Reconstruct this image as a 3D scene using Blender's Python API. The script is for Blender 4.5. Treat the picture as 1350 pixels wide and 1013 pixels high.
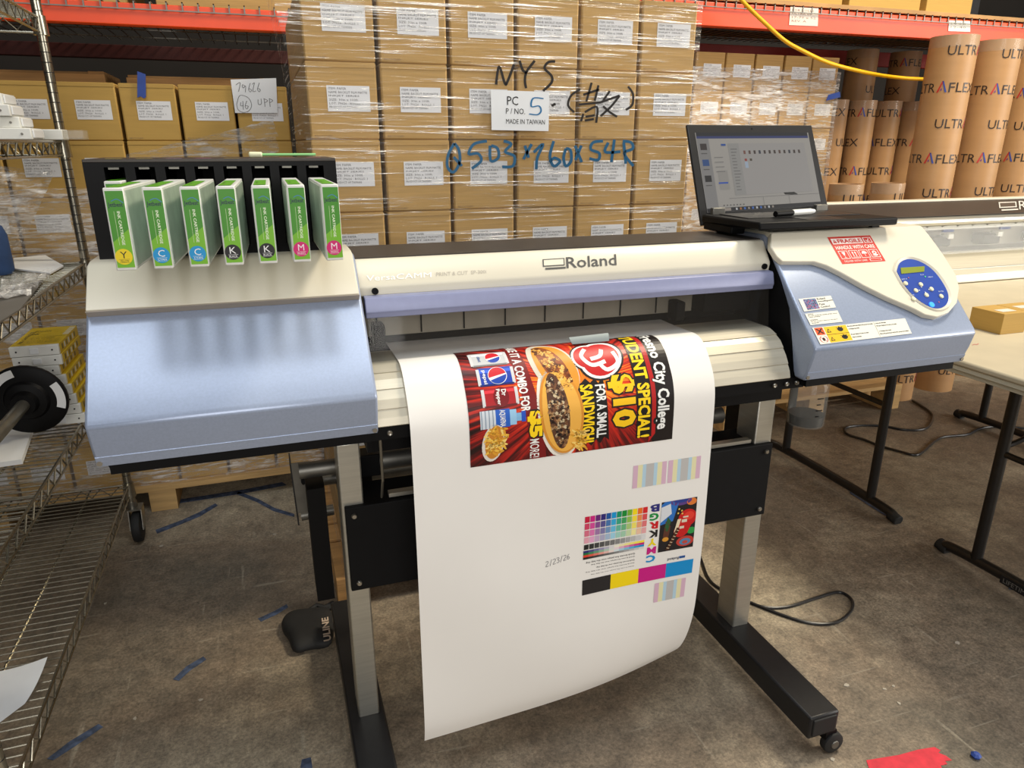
import bpy, bmesh, math, random
from mathutils import Vector, Matrix
random.seed(7)
PI = math.pi
S = bpy.context.scene
for o in list(bpy.data.objects):
    bpy.data.objects.remove(o)
COL = S.collection

# ------------------------------------------------------------------ camera
W, HH, F = 1350., 1013., 936.
PITCH, YAW, EYE = math.radians(18.66), math.radians(18.7), 1.27
cam_d = bpy.data.cameras.new('camera')
cam = bpy.data.objects.new('camera', cam_d)
COL.objects.link(cam)
cam_d.sensor_width = 36
cam_d.lens = F / W * 36
cam_d.clip_start = .02
cam.location = (0, 0, EYE)
cam.rotation_euler = (PI/2 - PITCH, 0, -YAW)
S.camera = cam

# ------------------------------------------------------------------ light
world = bpy.data.worlds.new('world')
S.world = world
world.use_nodes = True
bg = world.node_tree.nodes['Background']
bg.inputs[0].default_value = (1.0, .97, .93, 1)
bg.inputs[1].default_value = .17

def area(name, loc, target, sx, sy, power, col):
    d = bpy.data.lights.new(name, 'AREA')
    d.shape = 'RECTANGLE'; d.size = sx; d.size_y = sy
    d.energy = power; d.color = col
    o = bpy.data.objects.new(name, d)
    COL.objects.link(o)
    o.location = loc
    o.rotation_euler = (Vector(target) - Vector(loc)).to_track_quat('-Z', 'Y').to_euler()
    return o
area('dock_door_daylight', (6.6, -1.4, 2.1), (1.2, 1.6, .9), 3.2, 3.0, 230, (1.0, .95, .88))
area('ceiling_skylight', (-.1, .15, 4.6), (-.1, .6, 0), 2.8, 1.7, 66, (.92, .97, 1.0))
area('front_door_daylight', (-.4, -3.6, 2.3), (.2, 1.5, 1.1), 3.0, 2.2, 92, (1.0, .97, .93))
area('aisle_skylight', (3.1, 1.4, 4.7), (2.9, 2.8, 1.2), 1.0, .8, 200, (1.0, .88, .68))

S.view_settings.view_transform = 'Standard'
S.view_settings.look = 'None'
S.view_settings.gamma = 1
S.view_settings.use_curve_mapping = False
S.view_settings.exposure = .1

# ------------------------------------------------------------------ pixel rays
_c, _s = math.cos(PITCH), math.sin(PITCH)
_f = Vector((math.sin(YAW), math.cos(YAW), 0)); _r = Vector((math.cos(YAW), -math.sin(YAW), 0))
def ray(px, py):
    l = px - 675.; v = 506.5 - py
    return _f*(F*_c + v*_s) + _r*l + Vector((0, 0, -(F*_s - v*_c)))
def onp(px, py, p, n):
    r = ray(px, py); e = Vector((0, 0, EYE)); n = Vector(n)
    return e + r*((Vector(p) - e).dot(n) / r.dot(n))
def Xp(px, py, x): return onp(px, py, (x, 0, 0), (1, 0, 0))
def Yp(px, py, y): return onp(px, py, (0, y, 0), (0, 1, 0))
def Zp(px, py, z=0.): return onp(px, py, (0, 0, z), (0, 0, 1))

# ------------------------------------------------------------------ materials
def srgb(r, g, b):
    f = lambda c: (c/255/12.92) if c/255 <= .04045 else ((c/255 + .055)/1.055)**2.4
    return (f(r), f(g), f(b))
MATS = {}
def nt(name):
    m = bpy.data.materials.new(name); m.use_nodes = True
    t = m.node_tree
    return m, t, t.nodes['Principled BSDF']
def mat(name, rgb, rough=.5, metal=0., var=.08, scale=20., bump=0., stretch=(1, 1, 1), spec=.5, coat=0.):
    if name in MATS: return MATS[name]
    m, t, b = nt(name)
    c = srgb(*rgb)
    tc = t.nodes.new('ShaderNodeTexCoord'); mp = t.nodes.new('ShaderNodeMapping')
    mp.inputs['Scale'].default_value = stretch
    n = t.nodes.new('ShaderNodeTexNoise'); n.inputs['Scale'].default_value = scale; n.inputs['Detail'].default_value = 4
    t.links.new(tc.outputs['Object'], mp.inputs[0]); t.links.new(mp.outputs[0], n.inputs[0])
    r = t.nodes.new('ShaderNodeValToRGB')
    r.color_ramp.elements[0].position = .3; r.color_ramp.elements[1].position = .7
    r.color_ramp.elements[0].color = (*[x*(1-var) for x in c], 1)
    r.color_ramp.elements[1].color = (*[min(1, x*(1+var)) for x in c], 1)
    t.links.new(n.outputs[0], r.inputs[0]); t.links.new(r.outputs[0], b.inputs['Base Color'])
    b.inputs['Roughness'].default_value = rough; b.inputs['Metallic'].default_value = metal
    b.inputs['Specular IOR Level'].default_value = spec
    if coat: b.inputs['Coat Weight'].default_value = coat; b.inputs['Coat Roughness'].default_value = .1
    if bump:
        bp = t.nodes.new('ShaderNodeBump'); bp.inputs['Strength'].default_value = bump; bp.inputs['Distance'].default_value = .002
        t.links.new(n.outputs[0], bp.inputs['Height']); t.links.new(bp.outputs[0], b.inputs['Normal'])
    MATS[name] = m
    return m
def emit(name, rgb, k):
    m, t, b = nt(name)
    c = (*srgb(*rgb), 1)
    b.inputs['Base Color'].default_value = c; b.inputs['Emission Color'].default_value = c
    b.inputs['Emission Strength'].default_value = k
    MATS[name] = m
    return m

mat('beige', (220, 214, 196), .33, 0, .02, 6)
mat('beige_lip', (160, 150, 138), .5, 0, .02, 6)
mat('lavender', (156, 168, 192), .29, .25, .05, 260, .02)
mat('lavender_bar', (140, 145, 178), .42, .1, .03, 60)
mat('black', (7, 7, 9), .5, 0, .1, 30, 0, (1, 1, 1), .18)
mat('black_matte', (8, 8, 10), .7, 0, .15, 40, 0, (1, 1, 1), .25)
mat('satin_black', (26, 26, 28), .42, 0, .12, 60, 0, (1, 1, 1), .4)
mat('dark_top', (62, 56, 52), .45, .3, .06, 30)
mat('alu', (196, 194, 184), .38, .85, .06, 8, 0, (1, 1, 30))
mat('alu_apron', (206, 199, 180), .42, .35, .05, 6, 0, (1, 30, 30))
mat('steel', (150, 148, 140), .32, .9, .1, 40)
mat('dull_steel', (120, 118, 112), .45, .8, .12, 30)
mat('chrome', (170, 165, 150), .25, .95, .1, 30)
mat('screw', (170, 165, 155), .3, .9, .1, 60)
mat('paper', (236, 233, 228), .42, 0, .012, 5, 0, (1, 1, 1), .4, .15)
mat('fleck', (168, 160, 146), .8, 0, .1, 40)
mat('label_white', (226, 228, 230), .55, 0, .02, 20)
mat('plastic_white', (226, 226, 220), .38, 0, .03, 12)
mat('cart_side', (206, 222, 206), .25, 0, .22, 14, 0, (1, 1, 1), .5, .4)
mat('green', (112, 176, 40), .38, 0, .05, 12)
mat('green_dark', (72, 140, 32), .38, 0, .05, 12)
mat('orange', (226, 72, 22), .42, .0, .12, 5, .05)
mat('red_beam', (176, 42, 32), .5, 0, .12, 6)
mat('shaded_red_beam', (64, 16, 13), .6, 0, .12, 6)  # shade on the left rack's rear beam, put into its red
mat('card', (178, 142, 84), .78, 0, .12, 5, .05, (1.5, 1.5, 40))
mat('card_gold', (182, 146, 74), .75, 0, .05, 4, .04, (2, 2, 40))
mat('kraft', (182, 140, 94), .5, 0, .05, 4, 0, (1, 1, 6))
mat('core', (120, 84, 50), .8, 0, .1, 20)
mat('wood', (196, 160, 106), .75, 0, .22, 3.5, .2, (1, 9, 9))
mat('wood_y', (176, 134, 82), .78, 0, .25, 3.5, .2, (1, 9, 9))
mat('board', (170, 132, 84), .7, 0, .2, 5)
mat('blue_tape', (40, 70, 150), .6, 0, .15, 30)
mat('blue_tape_worn', (66, 78, 102), .85, 0, .65, 45)
mat('red_tape', (206, 46, 62), .7, 0, .15, 40, .3)
mat('table_top', (188, 178, 154), .5, 0, .06, 9, .1)
mat('table_edge', (190, 186, 168), .5, 0, .05, 9)
mat('leg_dark', (38, 35, 33), .4, .4, .12, 40)
mat('rubber', (22, 22, 22), .7, 0, .15, 50)
mat('yellow_cord', (236, 176, 8), .45, 0, .06, 30)
mat('cable', (24, 24, 26), .35, 0, .1, 30)
mat('panel_blue', (26, 66, 158), .4, 0, .06, 20)
mat('lcd', (134, 146, 50), .3, 0, .05, 10)
mat('button', (224, 220, 190), .45, 0, .03, 10)
mat('yellow_box', (216, 182, 30), .45, 0, .12, 24)
mat('sheet_grey', (108, 104, 98), .6, .2, .05, 10)
mat('blue_cloth', (30, 58, 100), .8, 0, .2, 30)
mat('liquid', (24, 28, 32), .2, 0, .1, 10)
mat('swab_foam', (226, 226, 190), .8, 0, .04, 60)
mat('swab_stick', (150, 214, 140), .4, 0, .04, 30)
mat('ink', (16, 14, 14), .6, 0, .0, 10)
mat('marker_blue', (30, 98, 138), .55, 0, .25, 60)
mat('wall', (40, 36, 33), .9, 0, .15, 2)
mat('roof_dark', (52, 47, 42), .9, 0, .15, 2)
mat('grey_clamp', (128, 138, 140), .5, .3, .05, 20)
mat('interior', (158, 150, 134), .5, .15, .12, 7, 0, (3, 1, 1))
emit('screen', (150, 146, 140), .62)
MATS['screen'].node_tree.nodes['Principled BSDF'].inputs['Base Color'].default_value = (.01, .01, .01, 1)
emit('power_glow', (40, 130, 255), 1.4)

def glass_mat(name, rgb, alpha, rough=.05):
    m, t, b = nt(name)
    b.inputs['Base Color'].default_value = (*srgb(*rgb), 1)
    b.inputs['Roughness'].default_value = rough
    b.inputs['Alpha'].default_value = alpha
    b.inputs['Specular IOR Level'].default_value = .8
    MATS[name] = m
    return m
glass_mat('smoke', (70, 66, 60), .14)
glass_mat('clear', (196, 198, 194), .16, .08)

def film_mat(name, sx, sz, low, high, base, tilt=0.):
    m = bpy.data.materials.new(name); m.use_nodes = True
    t = m.node_tree; t.nodes.clear(); N = t.nodes.new; L = t.links.new
    out = N('ShaderNodeOutputMaterial'); mix = N('ShaderNodeMixShader'); tr = N('ShaderNodeBsdfTransparent')
    gl = N('ShaderNodeBsdfGlossy'); gl.inputs['Roughness'].default_value = .28; gl.inputs[0].default_value = (1, 1, 1, 1)
    df = N('ShaderNodeBsdfDiffuse'); df.inputs[0].default_value = (.85, .85, .85, 1)
    m2 = N('ShaderNodeMixShader'); m2.inputs[0].default_value = .55
    tc = N('ShaderNodeTexCoord'); mp = N('ShaderNodeMapping')
    mp.inputs['Scale'].default_value = (sx, sx, sz); mp.inputs['Rotation'].default_value = (0, tilt, 0)
    n = N('ShaderNodeTexNoise'); n.inputs['Scale'].default_value = 1.; n.inputs['Detail'].default_value = 5; n.inputs['Roughness'].default_value = .65
    n.inputs['Distortion'].default_value = .5
    n2 = N('ShaderNodeTexNoise'); n2.inputs['Scale'].default_value = 5.; n2.inputs['Detail'].default_value = 2
    r = N('ShaderNodeMapRange'); r.inputs[1].default_value = low; r.inputs[2].default_value = high; r.inputs[3].default_value = base; r.inputs[4].default_value = .95
    r2 = N('ShaderNodeMapRange'); r2.inputs[1].default_value = .35; r2.inputs[2].default_value = .7; r2.inputs[3].default_value = .35; r2.inputs[4].default_value = 1
    mu = N('ShaderNodeMath'); mu.operation = 'MULTIPLY'
    bp = N('ShaderNodeBump'); bp.inputs['Strength'].default_value = .9; bp.inputs['Distance'].default_value = .01
    L(tc.outputs['Object'], mp.inputs[0]); L(mp.outputs[0], n.inputs[0]); L(tc.outputs['Object'], n2.inputs[0])
    L(n.outputs[0], r.inputs[0]); L(n2.outputs[0], r2.inputs[0]); L(r.outputs[0], mu.inputs[0]); L(r2.outputs[0], mu.inputs[1])
    L(n.outputs[0], bp.inputs['Height']); L(bp.outputs[0], gl.inputs['Normal'])
    L(df.outputs[0], m2.inputs[1]); L(gl.outputs[0], m2.inputs[2])
    L(mu.outputs[0], mix.inputs[0]); L(tr.outputs[0], mix.inputs[1]); L(m2.outputs[0], mix.inputs[2]); L(mix.outputs[0], out.inputs[0])
    MATS[name] = m
    return m
film_mat('film', 4, 170, .55, .66, .03, .04)
film_mat('film_dark', 14, 60, .50, .68, .16, .7)
film_mat('film_bright', 12, 90, .46, .62, .18, .5)

def print_mat():
    m, t, b = nt('print')
    a = t.nodes.new('ShaderNodeAttribute'); a.attribute_name = 'ink'
    t.links.new(a.outputs['Color'], b.inputs['Base Color'])
    b.inputs['Roughness'].default_value = .4
    MATS['print'] = m
print_mat()
def screen_print_mat():
    m, t, b = nt('screen_print')
    a = t.nodes.new('ShaderNodeAttribute'); a.attribute_name = 'ink'
    t.links.new(a.outputs['Color'], b.inputs['Emission Color'])
    b.inputs['Emission Strength'].default_value = .62; b.inputs['Base Color'].default_value = (.01, .01, .01, 1)
    b.inputs['Roughness'].default_value = .3
    MATS['screen_print'] = m
screen_print_mat()

def fire_mat():
    m, t, b = nt('poster_fire'); N = t.nodes.new; L = t.links.new
    uv = N('ShaderNodeUVMap'); uv.uv_map = 'UVMap'
    sub = N('ShaderNodeVectorMath'); sub.operation = 'SUBTRACT'; sub.inputs[1].default_value = (.55, .55, 0)
    sep = N('ShaderNodeSeparateXYZ'); at = N('ShaderNodeMath'); at.operation = 'ARCTAN2'
    ln = N('ShaderNodeVectorMath'); ln.operation = 'LENGTH'
    cmb = N('ShaderNodeCombineXYZ'); sc = N('ShaderNodeMath'); sc.operation = 'MULTIPLY'; sc.inputs[1].default_value = 9
    n = N('ShaderNodeTexNoise'); n.inputs['Scale'].default_value = 2.2; n.inputs['Detail'].default_value = 4
    r = N('ShaderNodeValToRGB'); e = r.color_ramp.elements
    e[0].position = .25; e[0].color = (.012, .001, .001, 1); e[1].position = .78; e[1].color = (1, .35, .02, 1)
    for p, c in ((.42, (.12, .004, .004, 1)), (.54, (.5, .015, .008, 1)), (.66, (.75, .06, .01, 1))):
        q = e.new(p); q.color = c
    edge = N('ShaderNodeMapRange'); edge.inputs[1].default_value = .1; edge.inputs[2].default_value = .7; edge.inputs[3].default_value = .22; edge.inputs[4].default_value = -.18
    add = N('ShaderNodeMath'); add.operation = 'ADD'
    L(uv.outputs[0], sub.inputs[0]); L(sub.outputs[0], sep.inputs[0]); L(sep.outputs[1], at.inputs[0]); L(sep.outputs[0], at.inputs[1])
    L(sub.outputs[0], ln.inputs[0]); L(at.outputs[0], sc.inputs[0]); L(sc.outputs[0], cmb.inputs[0]); L(ln.outputs['Value'], cmb.inputs[1])
    L(cmb.outputs[0], n.inputs[0]); L(ln.outputs['Value'], edge.inputs[0]); L(n.outputs[0], add.inputs[0]); L(edge.outputs[0], add.inputs[1])
    L(add.outputs[0], r.inputs[0]); L(r.outputs[0], b.inputs['Base Color'])
    b.inputs['Roughness'].default_value = .35
    MATS['poster_fire'] = m
fire_mat()

def floor_mat():
    m, t, b = nt('concrete'); N = t.nodes.new; L = t.links.new
    tc = N('ShaderNodeTexCoord')
    n1 = N('ShaderNodeTexNoise'); n1.inputs['Scale'].default_value = 1.1; n1.inputs['Detail'].default_value = 11; n1.inputs['Roughness'].default_value = .62
    n2 = N('ShaderNodeTexNoise'); n2.inputs['Scale'].default_value = 26; n2.inputs['Detail'].default_value = 8; n2.inputs['Roughness'].default_value = .75
    mp = N('ShaderNodeMapping'); mp.inputs['Scale'].default_value = (46, 3, 1); mp.inputs['Rotation'].default_value = (0, 0, .5)
    n3 = N('ShaderNodeTexNoise'); n3.inputs['Scale'].default_value = 1; n3.inputs['Detail'].default_value = 3
    v = N('ShaderNodeTexVoronoi'); v.inputs['Scale'].default_value = 34
    r1 = N('ShaderNodeValToRGB'); e = r1.color_ramp.elements
    e[0].position = .32; e[0].color = (*srgb(98, 93, 84), 1); e[1].position = .70; e[1].color = (*srgb(182, 172, 152), 1)
    q = e.new(.48); q.color = (*srgb(126, 113, 98), 1)
    r2 = N('ShaderNodeValToRGB'); r2.color_ramp.elements[0].position = .33; r2.color_ramp.elements[0].color = (.58, .58, .58, 1)
    r2.color_ramp.elements[1].position = .68; r2.color_ramp.elements[1].color = (1.3, 1.28, 1.23, 1)
    mx = N('ShaderNodeMix'); mx.data_type = 'RGBA'; mx.blend_type = 'MULTIPLY'; mx.inputs[0].default_value = 1
    r3 = N('ShaderNodeValToRGB'); r3.color_ramp.elements[0].position = .66; r3.color_ramp.elements[0].color = (0, 0, 0, 1)
    r3.color_ramp.elements[1].position = .74; r3.color_ramp.elements[1].color = (.4, .4, .4, 1)
    mx2 = N('ShaderNodeMix'); mx2.data_type = 'RGBA'; mx2.inputs[7].default_value = (*srgb(176, 168, 150), 1)
    L(tc.outputs['Object'], n1.inputs[0]); L(tc.outputs['Object'], n2.inputs[0]); L(tc.outputs['Object'], mp.inputs[0]); L(mp.outputs[0], n3.inputs[0])
    L(n1.outputs[0], r1.inputs[0]); L(n2.outputs[0], r2.inputs[0]); L(r1.outputs[0], mx.inputs[6]); L(r2.outputs[0], mx.inputs[7])
    L(n3.outputs[0], r3.inputs[0]); L(r3.outputs[0], mx2.inputs[0]); L(mx.outputs[2], mx2.inputs[6])
    L(mx2.outputs[2], b.inputs['Base Color'])
    n4 = N('ShaderNodeTexNoise'); n4.inputs['Scale'].default_value = 130; n4.inputs['Detail'].default_value = 5; n4.inputs['Roughness'].default_value = .8
    r4 = N('ShaderNodeValToRGB'); r4.color_ramp.elements[0].position = .36; r4.color_ramp.elements[0].color = (.5, .5, .5, 1); r4.color_ramp.elements[1].position = .66; r4.color_ramp.elements[1].color = (1.5, 1.48, 1.44, 1)
    mx4 = N('ShaderNodeMix'); mx4.data_type = 'RGBA'; mx4.blend_type = 'MULTIPLY'; mx4.inputs[0].default_value = .8
    mpb = N('ShaderNodeMapping'); mpb.inputs['Scale'].default_value = (4, 60, 1); mpb.inputs['Rotation'].default_value = (0, 0, -.35)
    n5 = N('ShaderNodeTexNoise'); n5.inputs['Scale'].default_value = 1; n5.inputs['Detail'].default_value = 4
    r5 = N('ShaderNodeValToRGB'); r5.color_ramp.elements[0].position = .66; r5.color_ramp.elements[0].color = (0, 0, 0, 1); r5.color_ramp.elements[1].position = .72; r5.color_ramp.elements[1].color = (.35, .35, .35, 1)
    mx5 = N('ShaderNodeMix'); mx5.data_type = 'RGBA'; mx5.inputs[7].default_value = (*srgb(176, 168, 150), 1)
    L(tc.outputs['Object'], n4.inputs[0]); L(n4.outputs[0], r4.inputs[0]); L(mx2.outputs[2], mx4.inputs[6]); L(r4.outputs[0], mx4.inputs[7])
    L(tc.outputs['Object'], mpb.inputs[0]); L(mpb.outputs[0], n5.inputs[0]); L(n5.outputs[0], r5.inputs[0]); L(r5.outputs[0], mx5.inputs[0]); L(mx4.outputs[2], mx5.inputs[6])
    L(mx5.outputs[2], b.inputs['Base Color'])
    rr = N('ShaderNodeMapRange'); rr.inputs[3].default_value = .38; rr.inputs[4].default_value = .75
    L(n2.outputs[0], rr.inputs[0]); L(rr.outputs[0], b.inputs['Roughness'])
    bp = N('ShaderNodeBump'); bp.inputs['Strength'].default_value = .25; bp.inputs['Distance'].default_value = .004
    L(n2.outputs[0], bp.inputs['Height']); L(bp.outputs[0], b.inputs['Normal'])
    MATS['concrete'] = m
floor_mat()

# ------------------------------------------------------------------ mesh builders
ORG = {}
def tag(o, label=None, cat=None, group=None, kind=None):
    if label: o['label'] = label
    if cat: o['category'] = cat
    if group: o['group'] = group
    if kind: o['kind'] = kind
    return o
def thing(name, loc, label, cat, group=None, kind=None):
    o = bpy.data.objects.new(name, None); COL.objects.link(o)
    o.location = loc; o.empty_display_size = .05
    ORG[o] = Vector(loc)
    return tag(o, label, cat, group, kind)

class MB:
    def __init__(s): s.v = []; s.f = []
    def add(s, vs, fs):
        k = len(s.v); s.v += [Vector(q) for q in vs]; s.f += [tuple(i+k for i in f) for f in fs]; return s
    def box(s, x0, y0, z0, x1, y1, z1):
        return s.add([(x0,y0,z0),(x1,y0,z0),(x1,y1,z0),(x0,y1,z0),(x0,y0,z1),(x1,y0,z1),(x1,y1,z1),(x0,y1,z1)],
                     [(0,3,2,1),(4,5,6,7),(0,1,5,4),(1,2,6,5),(2,3,7,6),(3,0,4,7)])
    def prism(s, prof, x0, x1):                       # (y,z) profile extruded along x
        n = len(prof)
        return s.add([(x0,y,z) for y, z in prof] + [(x1,y,z) for y, z in prof],
                     [(i,(i+1)%n,n+(i+1)%n,n+i) for i in range(n)] + [tuple(range(n-1,-1,-1)), tuple(range(n,2*n))])
    def slab(s, pts, off):                            # 3D polygon extruded by a vector
        n = len(pts); off = Vector(off)
        return s.add(list(pts) + [Vector(p)+off for p in pts],
                     [(i,(i+1)%n,n+(i+1)%n,n+i) for i in range(n)] + [tuple(range(n-1,-1,-1)), tuple(range(n,2*n))])
    def tube(s, pts, r, n=8, cap=True, r2=None):
        pts = [Vector(p) for p in pts]; m = len(pts); rings = []
        up = Vector((0,0,1))
        for i, p in enumerate(pts):
            d = (pts[min(i+1,m-1)] - pts[max(i-1,0)]).normalized()
            a = d.cross(up)
            if a.length < 1e-3: a = d.cross(Vector((1,0,0)))
            a.normalize(); b = a.cross(d)
            rr = r if r2 is None else r + (r2-r)*i/(m-1)
            rings.append([p + (a*math.cos(t) + b*math.sin(t))*rr for t in (2*PI*j/n for j in range(n))])
        vs = [q for g in rings for q in g]; fs = []
        for i in range(m-1):
            for j in range(n):
                fs.append((i*n+j, i*n+(j+1)%n, (i+1)*n+(j+1)%n, (i+1)*n+j))
        if cap: fs += [tuple(range(n-1,-1,-1)), tuple(range((m-1)*n, m*n))]
        return s.add(vs, fs)
    def lathe(s, prof, c, axis='z', n=24):            # prof: (r, h)
        c = Vector(c); vs = []; m = len(prof)
        for r, h in prof:
            for j in range(n):
                t = 2*PI*j/n; a, b = r*math.cos(t), r*math.sin(t)
                vs.append(c + Vector({'z': (a,b,h), 'y': (a,h,b), 'x': (h,a,b)}[axis]))
        fs = [(i*n+j, i*n+(j+1)%n, (i+1)*n+(j+1)%n, (i+1)*n+j) for i in range(m-1) for j in range(n)]
        fs += [tuple(range(n-1,-1,-1)), tuple(range((m-1)*n, m*n))]
        return s.add(vs, fs)
    def build(s, name, m, parent=None, bevel=0., smooth=False, label=None, seg=2):
        me = bpy.data.meshes.new(name)
        o = bpy.data.objects.new(name, me); COL.objects.link(o)
        if parent is None:
            lo = [min(q[i] for q in s.v) for i in range(3)]; hi = [max(q[i] for q in s.v) for i in range(3)]
            org = Vector(((lo[0]+hi[0])/2, (lo[1]+hi[1])/2, lo[2])); o.location = org; ORG[o] = org
        else:
            o.parent = parent; org = ORG.get(parent, Vector()); ORG[o] = org
        me.from_pydata([q-org for q in s.v], [], s.f)
        b = bmesh.new(); b.from_mesh(me); bmesh.ops.recalc_face_normals(b, faces=b.faces); b.to_mesh(me); b.free()
        me.materials.append(MATS[m])
        if bevel:
            md = o.modifiers.new('bevel', 'BEVEL'); md.width = bevel; md.segments = seg; md.limit_method = 'ANGLE'; md.angle_limit = .6
        if smooth or bevel:
            for p in me.polygons: p.use_smooth = True
            try: me.set_sharp_from_angle(angle=.7)
            except Exception: pass
        if label: o['label'] = label
        return o
def catmull(pts, k=6):
    pts = [Vector(p) for p in pts]; out = []
    for i in range(len(pts)-1):
        a, b, c, d = pts[max(i-1,0)], pts[i], pts[i+1], pts[min(i+2,len(pts)-1)]
        for j in range(k):
            t = j/k
            out.append(.5*((2*b) + (c-a)*t + (2*a-5*b+4*c-d)*t*t + (3*b-a-3*c+d)*t**3))
    out.append(pts[-1])
    return out
def copy_tree(o, parent=None):
    c = o.copy(); COL.objects.link(c); c.parent = parent
    for ch in list(o.children): copy_tree(ch, c)
    return c

# ------------------------------------------------------------------ flat print
def rect(u0, v0, u1, v1): return ([(u0,v0),(u1,v0),(u1,v1),(u0,v1)], [(0,1,2,3)])
def poly(*pts): return (list(pts), [tuple(range(len(pts)))])
def disc(cx, cy, rx, ry=None, n=24, t0=0., t1=2*PI):
    ry = rx if ry is None else ry
    full = abs(t1-t0-2*PI) < 1e-6
    k = n if full else n+1
    return ([(cx+rx*math.cos(t0+(t1-t0)*i/n), cy+ry*math.sin(t0+(t1-t0)*i/n)) for i in range(k)], [tuple(range(k))])
def ring(cx, cy, rx, ry, w, n=28):
    vs = []; fs = []
    for i in range(n):
        t = 2*PI*i/n
        vs += [(cx+rx*math.cos(t), cy+ry*math.sin(t)), (cx+(rx-w)*math.cos(t), cy+(ry-w)*math.sin(t))]
        j = (i+1) % n
        fs.append((2*i, 2*j, 2*j+1, 2*i+1))
    return (vs, fs)
def stroke(pts, w, asp=1., k=5):
    p = [Vector((a, b*asp, 0)) for a, b in pts]
    if len(p) > 2 and k: p = catmull(p, k)
    vs = []; n = len(p)
    for i in range(n):
        d = (p[min(i+1,n-1)] - p[max(i-1,0)]).normalized(); q = Vector((-d.y, d.x, 0))*w/2
        vs += [((p[i]+q).x, (p[i]+q).y/asp), ((p[i]-q).x, (p[i]-q).y/asp)]
    return (vs, [(2*i, 2*i+1, 2*i+3, 2*i+2) for i in range(n-1)])
_T = {}
def glyphs(s, bold=0., res=2):
    k = (s, bold, res)
    if k in _T: return _T[k]
    cu = bpy.data.curves.new('t', 'FONT'); cu.body = s; cu.resolution_u = res; cu.offset = bold
    o = bpy.data.objects.new('t', cu); COL.objects.link(o)
    dg = bpy.context.evaluated_depsgraph_get(); dg.update()
    me = bpy.data.meshes.new_from_object(o.evaluated_get(dg))
    vs = [tuple(v.co[:2]) for v in me.vertices]; fs = [tuple(p.vertices) for p in me.polygons]
    bpy.data.objects.remove(o); bpy.data.curves.remove(cu); bpy.data.meshes.remove(me)
    x0, x1 = min(v[0] for v in vs), max(v[0] for v in vs); y0, y1 = min(v[1] for v in vs), max(v[1] for v in vs)
    _T[k] = (vs, fs, x0, x1, y0, y1)
    return _T[k]
def text(s, u0, v0, u1, v1, rot=0, bold=0., shear=0., pad=None, res=2):
    """lettering fitted into the box; with pad, the box belongs to the un-emboldened outline"""
    vs, fs, x0, x1, y0, y1 = glyphs(s, bold, res)
    if pad is not None: _, _, x0, x1, y0, y1 = glyphs(s, pad, res)
    out = []
    for x, y in vs:
        a, b = (x-x0)/(x1-x0), (y-y0)/(y1-y0)
        a += shear*(b-.5)
        if rot == 0: out.append((u0+a*(u1-u0), v0+b*(v1-v0)))
        elif rot == 180: out.append((u1-a*(u1-u0), v1-b*(v1-v0)))
        elif rot == -90: out.append((u0+b*(u1-u0), v1-a*(v1-v0)))
        else: out.append((u1-b*(u1-u0), v0+a*(v1-v0)))
    return (out, fs)
def textlines(lines, u0, v0, u1, v1, rot=0, bold=0.):
    n = len(lines); out = []
    for i, l in enumerate(lines):
        if not l: continue
        w = min(1, len(l)/max(len(q) for q in lines))
        if rot == 0:
            b1 = v1-(v1-v0)*i/n; b0 = b1-(v1-v0)/n*.62
            out.append(text(l, u0, b0, u0+(u1-u0)*w, b1, 0, bold, res=1))
        else:
            b0 = v0+(v1-v0)*i/n; b1 = b0+(v1-v0)/n*.62
            out.append(text(l, u1-(u1-u0)*w, b0, u1, b1, 180, bold, res=1))
    return out
def decal(name, items, fn, parent=None, h=.0006, step=.00025, maxlen=0., material='print', uv=None, label=None):
    """items: (geometry, rgb, layer); fn(u, v, h) -> Vector"""
    b = bmesh.new(); lay = b.faces.layers.int.new('c'); hl = b.verts.layers.float.new('h'); cols = []
    for g, rgb, L in items:
        gs = g if isinstance(g, list) else [g]
        cols.append((*srgb(*rgb), 1))
        for vs, fs in gs:
            bv = []
            for q in vs:
                x = b.verts.new((q[0], q[1], 0)); x[hl] = h + L*step; bv.append(x)
            for f in fs:
                try: fc = b.faces.new([bv[i] for i in f]); fc[lay] = len(cols)-1
                except ValueError: pass
    if maxlen:
        bmesh.ops.triangulate(b, faces=b.faces)
        for _ in range(5):
            es = [e for e in b.edges if e.calc_length() > maxlen]
            if not es: break
            bmesh.ops.subdivide_edges(b, edges=es, cuts=1)
            bmesh.ops.triangulate(b, faces=b.faces)
    uvs = {}
    if uv:
        ul = b.loops.layers.uv.new('UVMap')
        for f in b.faces:
            for l in f.loops: l[ul].uv = uv(l.vert.co.x, l.vert.co.y)
    for f in b.faces: f.normal_update()
    org = ORG.get(parent, Vector()) if parent else Vector()
    for x in b.verts: x.co = fn(x.co.x, x.co.y, x[hl]) - org
    me = bpy.data.meshes.new(name)
    ci = [f[lay] for f in b.faces]
    b.to_mesh(me); b.free()
    at = me.color_attributes.new('ink', 'FLOAT_COLOR', 'CORNER')
    for p, c in zip(me.polygons, ci):
        for li in p.loop_indices: at.data[li].color = cols[c]
    me.materials.append(MATS[material])
    o = bpy.data.objects.new(name, me); COL.objects.link(o)
    if parent: o.parent = parent; ORG[o] = org
    if label: o['label'] = label
    return o
def quad(p00, p10, p11, p01):
    p00, p10, p11, p01 = map(Vector, (p00, p10, p11, p01))
    n = (p10-p00).cross(p01-p00).normalized()
    return lambda u, v, h: p00*(1-u)*(1-v) + p10*u*(1-v) + p11*u*v + p01*(1-u)*v + n*h
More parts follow.
